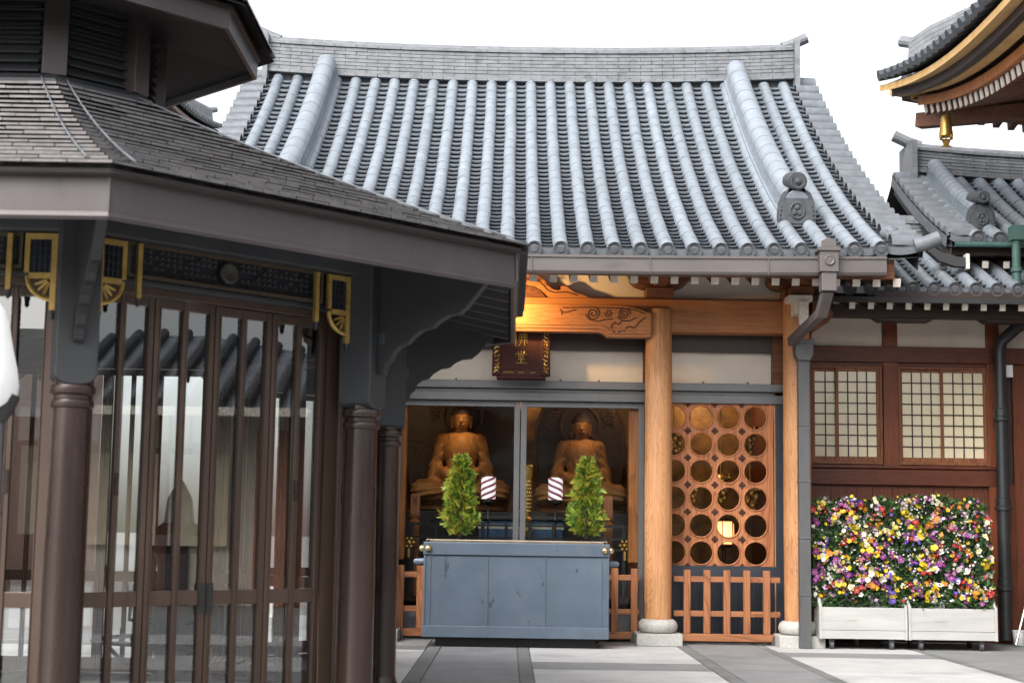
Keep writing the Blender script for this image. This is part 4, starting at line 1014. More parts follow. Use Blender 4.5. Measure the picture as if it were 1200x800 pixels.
# low roof
P_low, z_low = tiled_roof(side, 6.2, 2.72, 17.05, 3.88, 19.0, 0.40, .55, 11, .229, lift=0, r=.072, ncourse=14, verge=False, ridge_h=.25, layers=4, ridge_lift=0, back=False)
m = MB(); m.box(3.95,9,17.02,17.12,3.76,3.845); m.box(3.3,9,17.45,17.62,3.62,3.76); m.build('eave_beam', M['darkwood'], side)
m = MB(); m.box(3.25,9,17.0,17.04,3.72,3.78); m.build('eave_gutter', M['ironpipe'], side)
def srafter(x):
    m = MB(); a = Vector((x,17.12,3.70)); b_ = Vector((x,18.35,4.02)); m.bar(a,b_,.06,.075); m.mi = 1; d = (a-b_).normalized(); m.bar(a+d*.001,a+d*.012,.064,.08); return m.build('rafter', [M['darkwood'], M['gofun']], side)
r0 = srafter(3.72)
for i in range(1, 22):
    r = r0.copy(); COL.objects.link(r); r.parent = side; r.location.x = i*.206
for x in (4.40, 5.60):
    m = MB(); m.prism([(x-.36,3.70),(x+.36,3.70),(x+.35,3.63),(x+.28,3.585),(x-.28,3.585),(x-.35,3.63)], lambda u,v,s: (u, 17.5+.2*s, v)); m.build('boat_bracket', M['darkwood'], side)
# black downpipe with sockets
m = MB(); px_, py_ = 5.625, 18.08
m.tube([(px_,py_,.05),(px_,py_,3.35)], .068, 14)
for z in (2.52,1.50,.6): m.lathe([(.07,0),(.092,.01),(.092,.05),(.08,.06),(.08,.14),(.07,.15)], (px_,py_,z), 14)
m.tube([(px_,py_,3.33),(px_+.02,py_-.02,3.45),(px_+.14,py_-.2,3.58),(px_+.3,py_-.5,3.7)], .07, 12)
m.build('iron_downpipe', M['ironpipe'], side, smooth=40)
m = MB(); m.tube([(5.58,17.2,4.62),(5.56,17.2,4.35),(5.56,17.2,3.98)], .048, 12); m.box(5.50,5.66,17.12,17.28,4.46,4.62); m.lathe([(.052,0),(.065,.01),(.065,.05),(.052,.06)], (5.56,17.2,4.1), 12); m.build('copper_downpipe', M['copper'], side, smooth=40)
t = tag(MB().build('x', M['white']) if False else thing('wall_sensor', 'small white sensor box on the red-brown wall right of the black pipe', 'sensor', (5.78,18.27,2.9)), None)
m = MB(); m.box(5.735,5.825,18.24,18.30,3.05,3.19); m.box(5.75,5.81,18.235,18.24,3.08,3.12); m.build('case', M['white'], t, bev=.008)

# ------------------------------------------------------------------ upper hall behind the wing
upper_h = thing('upper_hall', 'small grey tiled gable roof with descending ridge above the wing, under the pagoda eave', 'temple building', (8,20,0))
P_up, z_up = tiled_roof(upper_h, 8.15, 3.25, 17.45, 4.50, 20.0, .40, .62, 12, .245, lift=.03, r=.082, ncourse=20, descend=2.78, dsc=.78, ridge_h=.30, ridge_half=3.02, ridge_lift=.12, layers=6, oni_end=17.95)
m = MB(); m.box(4.9,11.2,17.6,17.75,4.36,4.44); m.box(4.95,11.2,17.9,18.05,4.22,4.34); m.build('eave_beam', M['darkwood'], upper_h)
m = MB(); m.tube([(4.95,17.42,4.45),(11.2,17.42,4.47)], .032, 10); m.build('eave_gutter', M['copper'], upper_h, smooth=40)
def urafter(x):
    m = MB(); a = Vector((x,17.62,4.26)); b_ = Vector((x,18.8,4.6)); m.bar(a,b_,.065,.075); m.mi = 1; d = (a-b_).normalized(); m.bar(a+d*.001,a+d*.012,.07,.08); return m.build('rafter', [M['darkwood'], M['gofun']], upper_h)
r0 = urafter(5.10)
for i in range(1, 20):
    r = r0.copy(); COL.objects.link(r); r.parent = upper_h; r.location.x = i*.24
m = MB(); m.prism([(4.62,4.46),(4.78,4.36),(4.95,4.31),(5.06,4.30),(5.06,4.19),(4.93,4.20),(4.76,4.26),(4.60,4.40)], lambda u,v,s: (u, 17.40+.10*s, v)); m.mi = 1; m.box(5.06,5.10,17.39,17.51,4.17,4.34); m.build('bargeboard', [M['charcoal'], M['gofun']], upper_h)
m = MB(); m.box(5.3,11,18.9,21,3.9,5.2); m.face([(5.3,18.9,5.2),(5.3,21,5.2),(5.3,20,5.75)]); m.build('gable_wall', M['darkwood'], upper_h, recalc=False)

# ------------------------------------------------------------------ pagoda (only a corner of its eave shows)
def hip_roof(name, label, cx, cy, half, ze, rise, body_h, lift=.45, board='goldlit'):
    t = thing(name, label, 'pagoda' if name == 'pagoda' else 'temple building', (cx,cy,0))
    def zl(s): return lift*abs(s)**2.1
    def edge(side, s, inset=0, dz=0):
        h = half-inset; q = s*h; flare = .16*abs(s)**4
        if side == 0: return Vector((cx-h-flare, cy+q, ze+zl(s)+dz))
        if side == 1: return Vector((cx+q, cy+h+flare, ze+zl(s)+dz))
        if side == 2: return Vector((cx+h+flare, cy-q, ze+zl(s)+dz))
        return Vector((cx-q, cy-h-flare, ze+zl(s)+dz))
    n = 40
    ss = [-1+2*i/n for i in range(n+1)]
    roof = MB()
    for sd in range(4):
        for j in range(8):
            u0, u1 = j/8, (j+1)/8
            def RP(s, u):
                e = edge(sd, s); a = Vector((cx,cy,0)); k = 1-u*.86
                return Vector((a.x+(e.x-a.x)*k, a.y+(e.y-a.y)*k, ze+.12+zl(s)*(1-u)**2+rise*(.55*u+.45*u*u)))
            for i in range(n): roof.face([RP(ss[i],u0),RP(ss[i+1],u0),RP(ss[i+1],u1),RP(ss[i],u1)])
    roof.build('roof_deck', M['tile_pan'], t, recalc=False)
    nt_ = int(2*half/.23); rest = MB()
    for sd in range(4):
        for i in range(nt_+1):
            s = -1+2*i/nt_; e = edge(sd, s); a = Vector((cx,cy,0)); pts = []
            # cover rows run straight up the slope, stop at the hip
            inw = [Vector((1,0,0)),Vector((0,-1,0)),Vector((-1,0,0)),Vector((0,1,0))][sd]
            um = (1-abs(s))
            for k in range(5):
                u = um*.98*k/4; p = e+inw*(half*u)
                pts.append(Vector((p.x-inw.x*.04, p.y-inw.y*.04, ze+.16+zl(s)*(1-u)**2+rise*(.55*u*1.16+.45*u*u))))
            if sd == (0 if name == 'pagoda' else 2):
                rt_ = MB(); rt_.tube(pts, .07, 8); rt_.build('cover_tile_row', M['tile_dk'], t, smooth=40, recalc=False)
            else: rest.tube(pts, .07, 8)
    tag(rest.build('far_tile_rows', M['tile_dk'], t, smooth=40, recalc=False), kind='stuff')
    hp = MB()
    for sx in (-1,1):
        for sy in (-1,1):
            pts = []
            for k in range(8):
                u = k/7*.9; e = half*(1-u)+.10*(1-u); pts.append(Vector((cx+sx*e, cy+sy*e, ze+.24+lift*(1-u)**2.1+rise*(.55*u*1.1+.45*u*u))))
            pts[0] = pts[0]+Vector((-sx*.35,-sy*.35,0))
            for dz, wd in ((0,.26),(.065,.22),(.13,.2),(.195,.18)):
                vs = []; fs = []
                lat = Vector((sy,-sx,0)).normalized() if True else None; lat = Vector((-sy*sx*sx,sx*sy*sy,0)); lat = Vector((-sy,sx,0)).normalized()
                for p in pts:
                    for du, dv in ((-1,0),(-1,.055),(1,.055),(1,0)): vs.append(p+lat*wd/2*du+Vector((0,0,dz+dv)))
                for i in range(7):
                    for q in range(3): fs.append((i*4+q,i*4+q+1,i*4+5+q,i*4+4+q))
                fs.append((0,1,2,3)); hp.raw(vs, fs)
            hp.tube([p+Vector((0,0,.27)) for p in pts], .075, 8)
            p0 = pts[0]; hp.tube([p0+Vector((0,0,.29)), p0+Vector((sx*.11,sy*.11,.34))], .07, 10)
    hp.build('hip_ridge', M['tile_ridge'], t, smooth=30, recalc=False)
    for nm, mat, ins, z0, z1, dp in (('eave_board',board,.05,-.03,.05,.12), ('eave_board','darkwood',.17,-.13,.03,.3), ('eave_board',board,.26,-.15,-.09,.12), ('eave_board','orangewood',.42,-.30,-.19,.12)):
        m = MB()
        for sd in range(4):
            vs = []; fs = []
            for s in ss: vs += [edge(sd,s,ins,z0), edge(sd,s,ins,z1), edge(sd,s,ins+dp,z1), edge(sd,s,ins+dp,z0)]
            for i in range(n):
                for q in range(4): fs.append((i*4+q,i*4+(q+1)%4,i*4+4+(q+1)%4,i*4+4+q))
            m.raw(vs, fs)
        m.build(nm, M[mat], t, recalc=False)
    sof = MB()
    for sd in range(4):
        for i in range(n): sof.face([edge(sd,ss[i],.3,-.12),edge(sd,ss[i+1],.3,-.12),edge(sd,ss[i+1]*.9,half*.5,.35),edge(sd,ss[i]*.9,half*.5,.35)])
    sof.build('soffit', M['pagodawood'], t, recalc=False)
    rf = MB()
    nr = int(2*(half-.5)/.17)
    for sd in range(4):
        for i in range(nr+1):
            s = -1+2*i/nr; a = edge(sd, s, .50, -.36); inw = [Vector((1,0,0)),Vector((0,-1,0)),Vector((-1,0,0)),Vector((0,1,0))][sd]
            ln = min(1.9, .12+(1-abs(s))*half); b_ = a+inw*ln+Vector((0,0,.16*ln)); rf.mi = 0; rf.bar(a, b_, .075, .10); rf.mi = 1; d = (a-b_).normalized(); rf.bar(a+d*.001, a+d*.015, .08, .11)
    o = rf.build('rafter_tier', [M['pagodawood'], M['gofun']], t, recalc=False)
    for sx in (-1,1):
        for sy in (-1,1):
            hb = MB(); hb.bar((cx+sx*(half-.30), cy+sy*(half-.30), ze+lift-.46), (cx+sx*(half-2.2), cy+sy*(half-2.2), ze-.30), .16, .17); hb.build('corner_beam', M['pagodawood'], t, recalc=False)
    ed = MB()
    bd = MB(); hb_ = half-2.0; bd.box(cx-hb_, cx+hb_, cy-hb_, cy+hb_, body_h, ze+.4); bd.build('body_wall', M['pagodawood'], t)
    br = MB(); nb = 9
    for sd in range(4):
        for i in range(nb):
            q = -hb_+2*hb_*(i+.5)/nb; 
            for (o1, zz) in ((.25,-.62),(.55,-.45)):
                x_, y_ = [(cx-hb_-o1, cy+q),(cx+q, cy+hb_+o1),(cx+hb_+o1, cy+q),(cx+q, cy-hb_-o1)][sd]; br.ball((x_, y_, ze+zz), .13, 8, 1, 1, .9)
    br.build('bracket_set', M['orangewood'], t, smooth=50, recalc=False)
    return t
pag = hip_roof('pagoda', 'pagoda eave with boards coloured golden as if lit, white rafter ends and upturned tiled corner', 8.80, 14.70, 4.22, 6.22, 2.6, 0.0, lift=.42)
t = thing('wind_bell', 'gilt wind bell hanging from the corner beam of the pagoda eave', 'bell', (5.33,18.95,6.1))
m = MB(); bx, by, bz = 5.06, 18.1, 5.86
m.lathe([(.0,.26),(.045,.25),(.06,.22),(.068,.12),(.078,.05),(.085,.0),(.08,.0),(.06,.08),(.0,.2)], (bx,by,bz), 16); m.tube([(bx,by,bz+.25),(bx+.03,by,bz+.31),(bx,by,bz+.40)], .01, 6)
for a in range(4): m.ball((bx+.085*math.cos(a*1.571+.5),by+.085*math.sin(a*1.571+.5),bz-.01), .022, 6)
m.build('bell_body', M['gold'], t, smooth=40)
m = MB(); m.tube([(bx,by,bz+.12),(bx,by,bz-.03)], .008, 6); m.prism([(bx-.06,bz-.03),(bx+.06,bz-.03),(bx+.03,bz-.10),(bx+.08,bz-.13),(bx-.08,bz-.13),(bx-.03,bz-.10)], lambda u,v,s: (u, by-.006+.012*s, v)); m.build('clapper_vane', M['gold'], t)
far = hip_roof('distant_temple_roof', 'distant tiled temple eave with upturned corner seen past the pavilion', -14.05, 28.9, 7.2, 9.55, 4.5, 0, lift=.75, board='hinoki_dk')

# ------------------------------------------------------------------ flower carts
def cart(x0, x1, label):
    t = thing('flower_cart', label, 'planter', ((x0+x1)/2, 17.25, 0), 'white flower carts by the wing')
    y0, y1 = 16.95, 17.52
    m = MB(); m.box(x0+.03,x1-.03,y0,y0+.022,.11,.198); m.box(x0+.03,x1-.03,y0+.001,y0+.022,.201,.44); m.build('front_board', M['whitewood'], t, bev=.004)
    m = MB(); m.box(x0+.03,x1-.03,y1-.02,y1,.11,.60); m.box(x0+.03,x1-.03,y0+.14,y0+.16,.40,.525); m.build('back_board', M['whitewood'], t, bev=.004)
    for xx in (x0, x1-.03):
        m = MB(); m.prism([(y0-.004,.105),(y1+.003,.105),(y1+.003,.62),(y0+.10,.535),(y0+.03,.47),(y0-.004,.45)], lambda u,v,s,xx=xx: (xx+.03*s, u, v)); m.build('end_board', M['whitewood'], t, bev=.004)
    m = MB(); m.box(x0+.03,x1-.03,y0+.022,y1-.02,.11,.13); m.build('floor_board', M['whitewood'], t)
    for xx in (x0+.14, x1-.16):
        for yy in (y0+.07, y1-.07):
            m = MB(); m.tube([(xx-.018,yy,.045),(xx+.018,yy,.045)], .045, 14); m.box(xx-.025,xx+.025,yy-.015,yy+.015,.05,.108); m.build('caster', M['pipe'], t, smooth=40)
    return t
cart(3.30, 4.235, 'white wooden flower cart next to the grey downpipe')
cart(4.245, 5.19, 'white wooden flower cart next to the black iron pipe')
PETALS = {'purple': (.30,.035,.30), 'violet': (.13,.06,.50), 'lilac': (.58,.34,.62), 'white': (.86,.85,.82), 'yellow': (.85,.60,.02), 'red': (.45,.012,.02), 'pink': (.75,.20,.36), 'orange': (.80,.28,.03), 'cream': (.85,.80,.50)}
for k, c in PETALS.items():
    mm, nt, b, out = newmat('petal_'+k); b.inputs['Base Color'].default_value = rgba(tuple(x*.6 for x in c)); b.inputs['Roughness'].default_value = .6
    b.inputs['Subsurface Weight'].default_value = 0; M['p_'+k] = mm
M['fl_leaf'] = basic('flower_leaf', (.06,.13,.03), (.03,.075,.02), rough=.55, scale=6)
M['fl_leaf2'] = basic('flower_leaf_dark', (.05,.10,.03), (.025,.055,.018), rough=.55, scale=6)
M['fl_core'] = basic('dark_green_core', (.02,.032,.014), (.012,.018,.01), rough=.9)
WEI = [('purple',13),('violet',4),('lilac',8),('white',30),('yellow',20),('red',11),('pink',3),('orange',4),('cream',8)]
def flowers(x0, x1, label, seed):
    rr = random.Random(seed); t = thing('flower_bank', label, 'flowers', ((x0+x1)/2,17.3,.5), 'banks of mixed flowers in the white carts')
    ztop = lambda x: 1.535+.018*math.sin(x*7+1)+.015*math.sin(x*19)-.05*max(0,(x-5.08)/.12)**2+.05*max(0,min(1,(x-3.75)/.3))
    def surf(x, z):
        u = max(0, min(1, (z-.45)/1.15)); return 17.0+.28*u+.02*math.sin(x*9+z*7)+.035*math.sin(x*13+z*11+seed)*math.sin(z*15-x*6)
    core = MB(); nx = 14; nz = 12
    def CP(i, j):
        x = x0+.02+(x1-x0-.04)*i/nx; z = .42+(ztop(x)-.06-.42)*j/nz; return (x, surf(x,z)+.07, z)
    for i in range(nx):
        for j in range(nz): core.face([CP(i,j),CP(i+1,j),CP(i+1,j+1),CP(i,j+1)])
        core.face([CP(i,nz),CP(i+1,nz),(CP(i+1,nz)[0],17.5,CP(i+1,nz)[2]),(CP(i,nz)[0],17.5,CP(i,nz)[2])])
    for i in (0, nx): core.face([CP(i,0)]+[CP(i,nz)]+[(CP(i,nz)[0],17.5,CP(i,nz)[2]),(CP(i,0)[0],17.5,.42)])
    core.build('bank_core', M['fl_core'], t, recalc=False)  # dark green core sheet that shows through gaps in the leaves
    m = MB()
    gap = lambda x, z: math.sin(x*21+seed*2)*math.sin(z*19+x*8) > .72
    for i in range(5600):
        x = rr.uniform(x0, x1); z = .44+(ztop(x)-.44)*rr.random(); y = surf(x,z)+rr.uniform(-.02,.09)
        if rr.random() < .12: z = ztop(x)+rr.uniform(-.05,.03); y = rr.uniform(surf(x,z),17.48)
        if gap(x, z) and rr.random() < .8: continue
        d = Vector((rr.uniform(-1,1), rr.uniform(-1.2,.2), rr.uniform(-.4,1))).normalized(); s_ = d.cross(Vector((rr.uniform(-1,1),rr.uniform(-1,1),rr.uniform(-1,1)))).normalized()
        L = rr.uniform(.025,.075); wd = L*rr.uniform(.10,.34); p = Vector((x,y,z)); m.mi = 0 if rr.random() < .55 else 1
        m.face([p, p+d*L*.5-s_*wd, p+d*L, p+d*L*.5+s_*wd])
    m.build('foliage', [M['fl_leaf'], M['fl_leaf2']], t, recalc=False)
    acc = {k: MB() for k, _ in WEI}; eye = MB()
    # clusters: each clump of one colour
    clumps = []; st2 = []
    for i in range(270):
        x = rr.uniform(x0+.01, x1-.01); zt = ztop(x); u = rr.random(); z = .52+(zt-.49)*u
        tot = sum(w_ for _, w_ in WEI); q = rr.uniform(0, tot); 
        for k, w_ in WEI:
            q -= w_
            if q <= 0: break
        clumps.append((x, z, k, rr.choice((1,1,2,2,3,4,6))))
    for x, z, k, n in clumps:
        small = k == 'white' and rr.random() < .6
        for i in range(n*(2 if small else 1)):
            px = x+rr.gauss(0,.035); pz = z+rr.gauss(0,.03)
            if px < x0-.01 or px > x1+.01 or pz > ztop(px)+.07 or gap(px, pz): continue
            p = Vector((px, surf(px,pz)-rr.uniform(.0,.06), pz)); nrm_ = Vector((rr.gauss(0,.6), -1, .4+rr.gauss(0,.55))).normalized()
            ax = nrm_.cross(Vector((0,0,1))).normalized(); ay = nrm_.cross(ax)
            rd = rr.uniform(.007,.013) if small else rr.choice((.014,.018,.02,.024,.028,.036))*rr.uniform(.85,1.15); np_ = 5; a0 = rr.uniform(0,6.28); kk = k if rr.random() < .85 else rr.choice(['white','yellow','purple'])
            mb = acc[kk]
            if rr.random() < .5: st2.append((Vector(p), rd))
            for q in range(np_):
                a = a0+q*2*math.pi/np_; dr = ax*math.cos(a)+ay*math.sin(a); tg = ax*-math.sin(a)+ay*math.cos(a); cup = nrm_*rd*rr.uniform(.05,.4)
                mb.face([p, p+dr*rd*.6-tg*rd*.5+cup*.5, p+dr*rd*1.02-tg*rd*.2+cup, p+dr*rd*1.02+tg*rd*.2+cup, p+dr*rd*.6+tg*rd*.5+cup*.5])
            if not small and kk != 'yellow': eye.ball(p+nrm_*.004, rd*.22, 5)
    for k, mb in acc.items():
        if mb.v: tag(mb.build(k+'_blossoms', M['p_'+k], t, recalc=False), kind='stuff')
    if eye.v: tag(eye.build('flower_eyes', M['p_yellow'], t, recalc=False), kind='stuff')
    # taller spikes along the top
    st_ = MB()
    for p, rd in st2: st_.tube([p, p+Vector((rr.gauss(0,.015), .03, -rr.uniform(.05,.11)))], .0028, 3)
    for i in range(22):
        x = rr.uniform(x0+.03, x1-.03); y = rr.uniform(17.25,17.42); z = ztop(x)-.05; L = rr.uniform(.05,.13); st_.tube([(x,y,z),(x+rr.uniform(-.02,.02),y,z+L)], .004, 4)
    tag(st_.build('flower_stems', M['fl_leaf'], t), kind='stuff')
flowers(3.26, 4.24, 'bank of mixed small flowers in the cart beside the cypress pillar', 21)
flowers(4.245, 5.20, 'bank of mixed small flowers in the cart under the larger window', 22)
t = thing('flower_rack', 'white board rack standing behind the left bank of flowers', 'rack', (3.6,17.6,0))
m = MB(); m.box(3.26,3.86,17.54,17.57,1.10,1.555); m.box(3.27,3.31,17.57,17.61,0,1.55); m.box(3.81,3.85,17.57,17.61,0,1.55); m.build('board', M['whitewood'], t, bev=.004)
# folding stand and bucket at the right edge
t = thing('folding_stand', 'silver folding tube stand leaning by the wall at the right edge', 'stand', (5.95,17.9,0))
m = MB(); sx0 = 5.72
m.tube([(5.63,17.75,.02),(5.80,17.85,.52)], .014, 8); m.tube([(5.80,17.95,.02),(5.80,17.83,1.05)], .018, 8); m.tube([(6.25,17.95,.02),(6.25,17.83,1.05)], .018, 8); m.tube([(6.10,17.75,.02),(6.25,17.85,.52)], .014, 8)
for z in (.3,.55,.8,1.05): m.tube([(5.80,17.93-.1*z,z),(6.25,17.93-.1*z,z)], .012, 8)
m.build('tube_frame', M['steel'], t, smooth=40)
t = thing('plastic_bucket', 'small white bucket on the paving beside the folding stand', 'bucket', (5.74,18.0,0))
m = MB(); m.lathe([(.06,.0),(.065,.005),(.08,.15),(.086,.155),(.086,.165),(.074,.165),(.06,.01),(0,.01)], (5.76,18.02,0), 18); m.build('pail', M['white'], t, smooth=40)

# ------------------------------------------------------------------ octagonal pavilion
OX, OY = -3.2, 10.36
pav = thing('octagonal_pavilion', 'dark octagonal glazed pavilion with two-tiered shingle roof and gilt brackets', 'pavilion', (OX,OY,0))
def pbuild(m, name, mats, parent=None, **kw):
    """meshes are in coordinates about the pavilion's own axis, bay facing -Y"""
    o = m.build(name, mats, None, **kw); o.parent = parent or pav; return o
def spin(o):
    for k in range(1, 8):
        c = copy_tree(o, pav); c.rotation_euler.z = R(45*k)
RC, AP = 2.5, 2.5*math.cos(R(22.5)); S2 = 2.5*math.sin(R(22.5))
# floor
m = MB(); m.lathe([(2.85,.0),(2.85,.02),(0,.02)], (0,0,0), 8, Matrix.Rotation(R(22.5),3,'Z')); pbuild(m, 'floor', M['slab_m'])
# column at vertex (angle -67.5deg), copies turn about the axis
va = R(-67.5); cv = Vector((RC*math.cos(va), RC*math.sin(va), 0)); er = Vector((math.cos(va), math.sin(va), 0)); et = Vector((-er.y, er.x, 0))
m = MB(); m.lathe([(.125,.02),(.125,.10),(.112,.12),(.105,.16),(.103,.9),(.095,1.72),(.095,1.76),(.107,1.765),(.111,1.785),(.107,1.80),(.098,1.805),(.098,1.825),(.112,1.835),(.117,1.855),(.112,1.875),(.092,1.88),(.092,1.93)], cv, 28)
col = pbuild(m, 'column', M['bronze'], smooth=35)
m = MB(); pw = .106
arc = [(-pw,2.84),(-pw,1.93)]+[(-pw*math.cos(math.pi*i/10), 1.93-.055*math.sin(math.pi*i/10)) for i in range(1,10)]+[(pw,1.93),(pw,2.84)]
m.prism(arc, lambda u,v,s: cv+et*u+er*(-pw+2*pw*s)+Vector((0,0,v)))
m.prism([(-.03,2.34),(.03,2.34),(.03,2.27),(.022,2.255),(-.022,2.255),(-.03,2.27)], lambda u,v,s: cv+et*u+er*(pw+.05*s)+Vector((0,0,v))); m.prism([(-.022,2.22),(.022,2.22),(.022,2.13),(-.022,2.13)], lambda u,v,s: cv+et*u+er*(pw+.035*s)+Vector((0,0,v)))
m.build('post_head', M['charcoal'], None, bev=.008).parent = col
spin(col)
# radial bracket arm
m = MB()
arm = [(2.60,2.80),(2.60,2.10),(2.63,2.085),(2.66,2.10),(2.67,2.15),(2.70,2.17),(2.72,2.22),(2.76,2.25),(2.81,2.265),(2.84,2.30),(2.90,2.34),(2.97,2.355),(3.01,2.39),(3.07,2.42),(3.14,2.43),(3.19,2.47),(3.24,2.53),(3.30,2.60),(3.34,2.66),(3.34,2.80)]
m.prism(arm, lambda u,v,s: er*u+et*(-.028+.056*s)+Vector((0,0,v))); spin(pbuild(m, 'bracket_arm', M['arm'], bev=.008))
# lintel beam and frieze per bay
m = MB(); m.box(-S2-.02, S2+.02, -AP-.06, -AP+.10, 2.675, 2.86); m.box(-S2, S2, -AP+.06, -AP+.16, 2.455, 2.485); spin(pbuild(m, 'lintel', M['charcoal'], bev=.006))
m = MB(); fx = S2-.30; m.mi = 0
m.box(-fx, fx, -AP+.02, -AP+.05, 2.487, 2.505); m.box(-fx, fx, -AP+.02, -AP+.05, 2.655, 2.673); m.box(-fx, -fx+.018, -AP+.021, -AP+.049, 2.505, 2.655); m.box(fx-.018, fx, -AP+.021, -AP+.049, 2.505, 2.655); m.mi = 1
m.box(-fx-.25, fx+.25, -AP+.07, -AP+.08, 2.487, 2.673); m.mi = 2
rr = random.Random(4)
for row in range(5):
    z = 2.52+row*.03
    for i in range(34):
        x = -fx+.035+i*(2*fx-.07)/33
        if (abs(x) < .07) or (row in (2,) and abs(x) < .2): continue
        if rr.random() < .85: m.tube([(x-.011,-AP+.045,z-.008),(x,-AP+.035,z+.008),(x+.011,-AP+.045,z-.008)], .0045, 4)
m.lathe([(.0,.0),(.06,.0),(.06,.015),(.05,.02),(.0,.012)], (0,-AP+.045,2.585), 16, Matrix.Rotation(R(90),3,'X'))
M['frieze_frame'] = basic('old_gilt_frame', (.07,.052,.03), (.045,.034,.022), rough=.6, metal=.2); M['frieze_relief'] = basic('dull_relief', (.05,.046,.038), (.03,.028,.024), rough=.6, metal=.1)
spin(pbuild(m, 'frieze', [M['frieze_frame'], M['navy'], M['frieze_relief']], recalc=False))
# gilt corner bracket (openwork square over a quarter fan), one each end of the bay
def gbracket(sx):
    m = MB(); x0 = sx*(S2-.112)
    y = -AP-.005; yb = -AP+.02
    X = lambda d: x0 - sx*d        # d: distance from the post
    def bx(d0, d1, z0, z1): m.box(min(X(d0),X(d1)), max(X(d0),X(d1)), y, yb, z0, z1)
    bx(0,.030,2.285,2.665); bx(.030,.168,2.635,2.665); bx(.142,.168,2.46,2.635); bx(.030,.142,2.43,2.46)
    m.tube([(X(.142*math.cos(a)+.010),(y+yb)/2,2.445-.125*math.sin(a)) for a in [math.pi/2*i/10 for i in range(11)]], .0135, 6)
    bx(-.0,.030,2.265,2.285)
    for a in (.35,.75,1.15): m.tube([(X(.03+.02*math.cos(a)),(y+yb)/2,2.43-.02*math.sin(a)),(X(.03+.085*math.cos(a)),(y+yb)/2,2.43-.09*math.sin(a))], .009, 5)
    bx(.235,.262,2.37,2.665)
    m.mi = 1; m.box(min(X(.03),X(.142)), max(X(.03),X(.142)), yb-.008, yb, 2.46, 2.635)
    for i in range(1,4):
        q = .03+.112*i/4; m.box(min(X(q-.004),X(q+.004)), max(X(q-.004),X(q+.004)), y+.006, yb-.009, 2.46, 2.635); z = 2.46+.175*i/4; m.box(min(X(.03),X(.142)), max(X(.03),X(.142)), y+.007, yb-.01, z-.004, z+.004)
    for d in (.015,.248): m.lathe([(.0,-.05),(.013,-.035),(.013,-.01),(.018,.0),(0,.0)], (X(d),(y+yb)/2,2.265 if d < .1 else 2.37), 8)
    return pbuild(m, 'gilt_bracket', [M['oldgold'], M['navy']], smooth=30, recalc=False)
spin(gbracket(-1)); spin(gbracket(1))
# door bay: jambs, head and four leaves
DY = -AP+.17; hw = .79
m = MB(); 
for sx in (-1,1): m.box(min(sx*hw,sx*(hw+.085)), max(sx*hw,sx*(hw+.085)), DY-.04, DY+.05, .02, 2.46)
m.box(-hw, hw, DY-.04, DY+.05, 2.415, 2.46); m.box(-hw, hw, DY-.04, DY+.05, .02, .045); spin(pbuild(m, 'door_frame', M['bronze_door'], bev=.005))
def leaf(x0, x1, handle):
    m = MB(); y0, y1 = DY-.018, DY+.018; sw = .038; mw = .025; xm = (x0+x1)/2
    for a, b_ in ((x0+.003, x0+sw), (x1-sw, x1-.003), (xm-mw/2, xm+mw/2)): m.box(a, b_, y0, y1, .05, 2.41)
    for a, b_ in ((x0+sw, xm-mw/2), (xm+mw/2, x1-sw)):
        for z0, z1 in ((.05,.16),(.745,.825),(2.36,2.41)): m.box(a, b_, y0+.002, y1-.002, z0, z1)
    for a in (x0+sw-.006, xm-mw/2-.006, xm+mw/2-.002, x1-sw-.002): m.box(a, a+.008, y0-.006, y0, .16, 2.36)
    L = pbuild(m, 'door_leaf', M['bronze_door'], bev=.003)
    g_ = MB(); g_.face([(x0+sw-.003,DY,.15),(x1-sw+.003,DY,.15),(x1-sw+.003,DY,2.37),(x0+sw-.003,DY,2.37)]); g_.build('leaf_glass', M['pglass'], None, recalc=False).parent = L
    if handle:
        h = MB(); hx = x0+.026 if handle < 0 else x1-.026
        h.box(hx-.020,hx+.020,y0-.008,y0-.0065,.695,.865); h.mi = 1; h.box(hx-.013,hx+.013,y0-.0105,y0-.008,.715,.845); h.build('pull_handle', [M['arm'], M['rubber']], None, bev=.002).parent = L
    else:
        h = MB(); hx = xm
        h.box(hx-.012,hx+.012,y0-.012,y0-.0005,1.33,1.45); h.build('hinge', M['bronze'], None).parent = L
    return L
spin(leaf(-hw,-.395,0)); spin(leaf(-.395,0,1)); spin(leaf(0,.395,-1)); spin(leaf(.395,hw,0))
# eave: soffit, fascia, shingles
Z22 = Matrix.Rotation(R(22.5),3,'Z')
def octo(r, z): return [Vector((r*math.cos(R(22.5+45*k)), r*math.sin(R(22.5+45*k)), z)) for k in range(8)]
m = MB(); a, b_ = octo(3.44,2.62), octo(1.0,3.15)
for k in range(8): m.face([a[k],a[(k+1)%8],b_[(k+1)%8],b_[k]])
for k in range(8):            # rafters under the soffit
    for i in range(7):
        t_ = (i+.5)/7; p0 = a[k].lerp(a[(k+1)%8], t_); n_ = Vector((math.cos(R(45+45*k)),math.sin(R(45+45*k)),0)); m.bar(p0+Vector((0,0,-.02)), p0-n_*1.1+Vector((0,0,.215)), .05, .06)
pbuild(m, 'soffit', M['soffit'], recalc=False)
m = MB()
prof = [(3.44,2.64),(3.452,2.575),(3.475,2.565),(3.49,2.58),(3.485,2.60),(3.482,2.605),(3.478,2.765),(3.505,2.77),(3.51,2.80),(3.44,2.82)]
rings = [octo(r_, z_) for r_, z_ in prof]
for i in range(len(prof)-1):
    for k in range(8): m.face([rings[i][k], rings[i][(k+1)%8], rings[i+1][(k+1)%8], rings[i+1][k]])
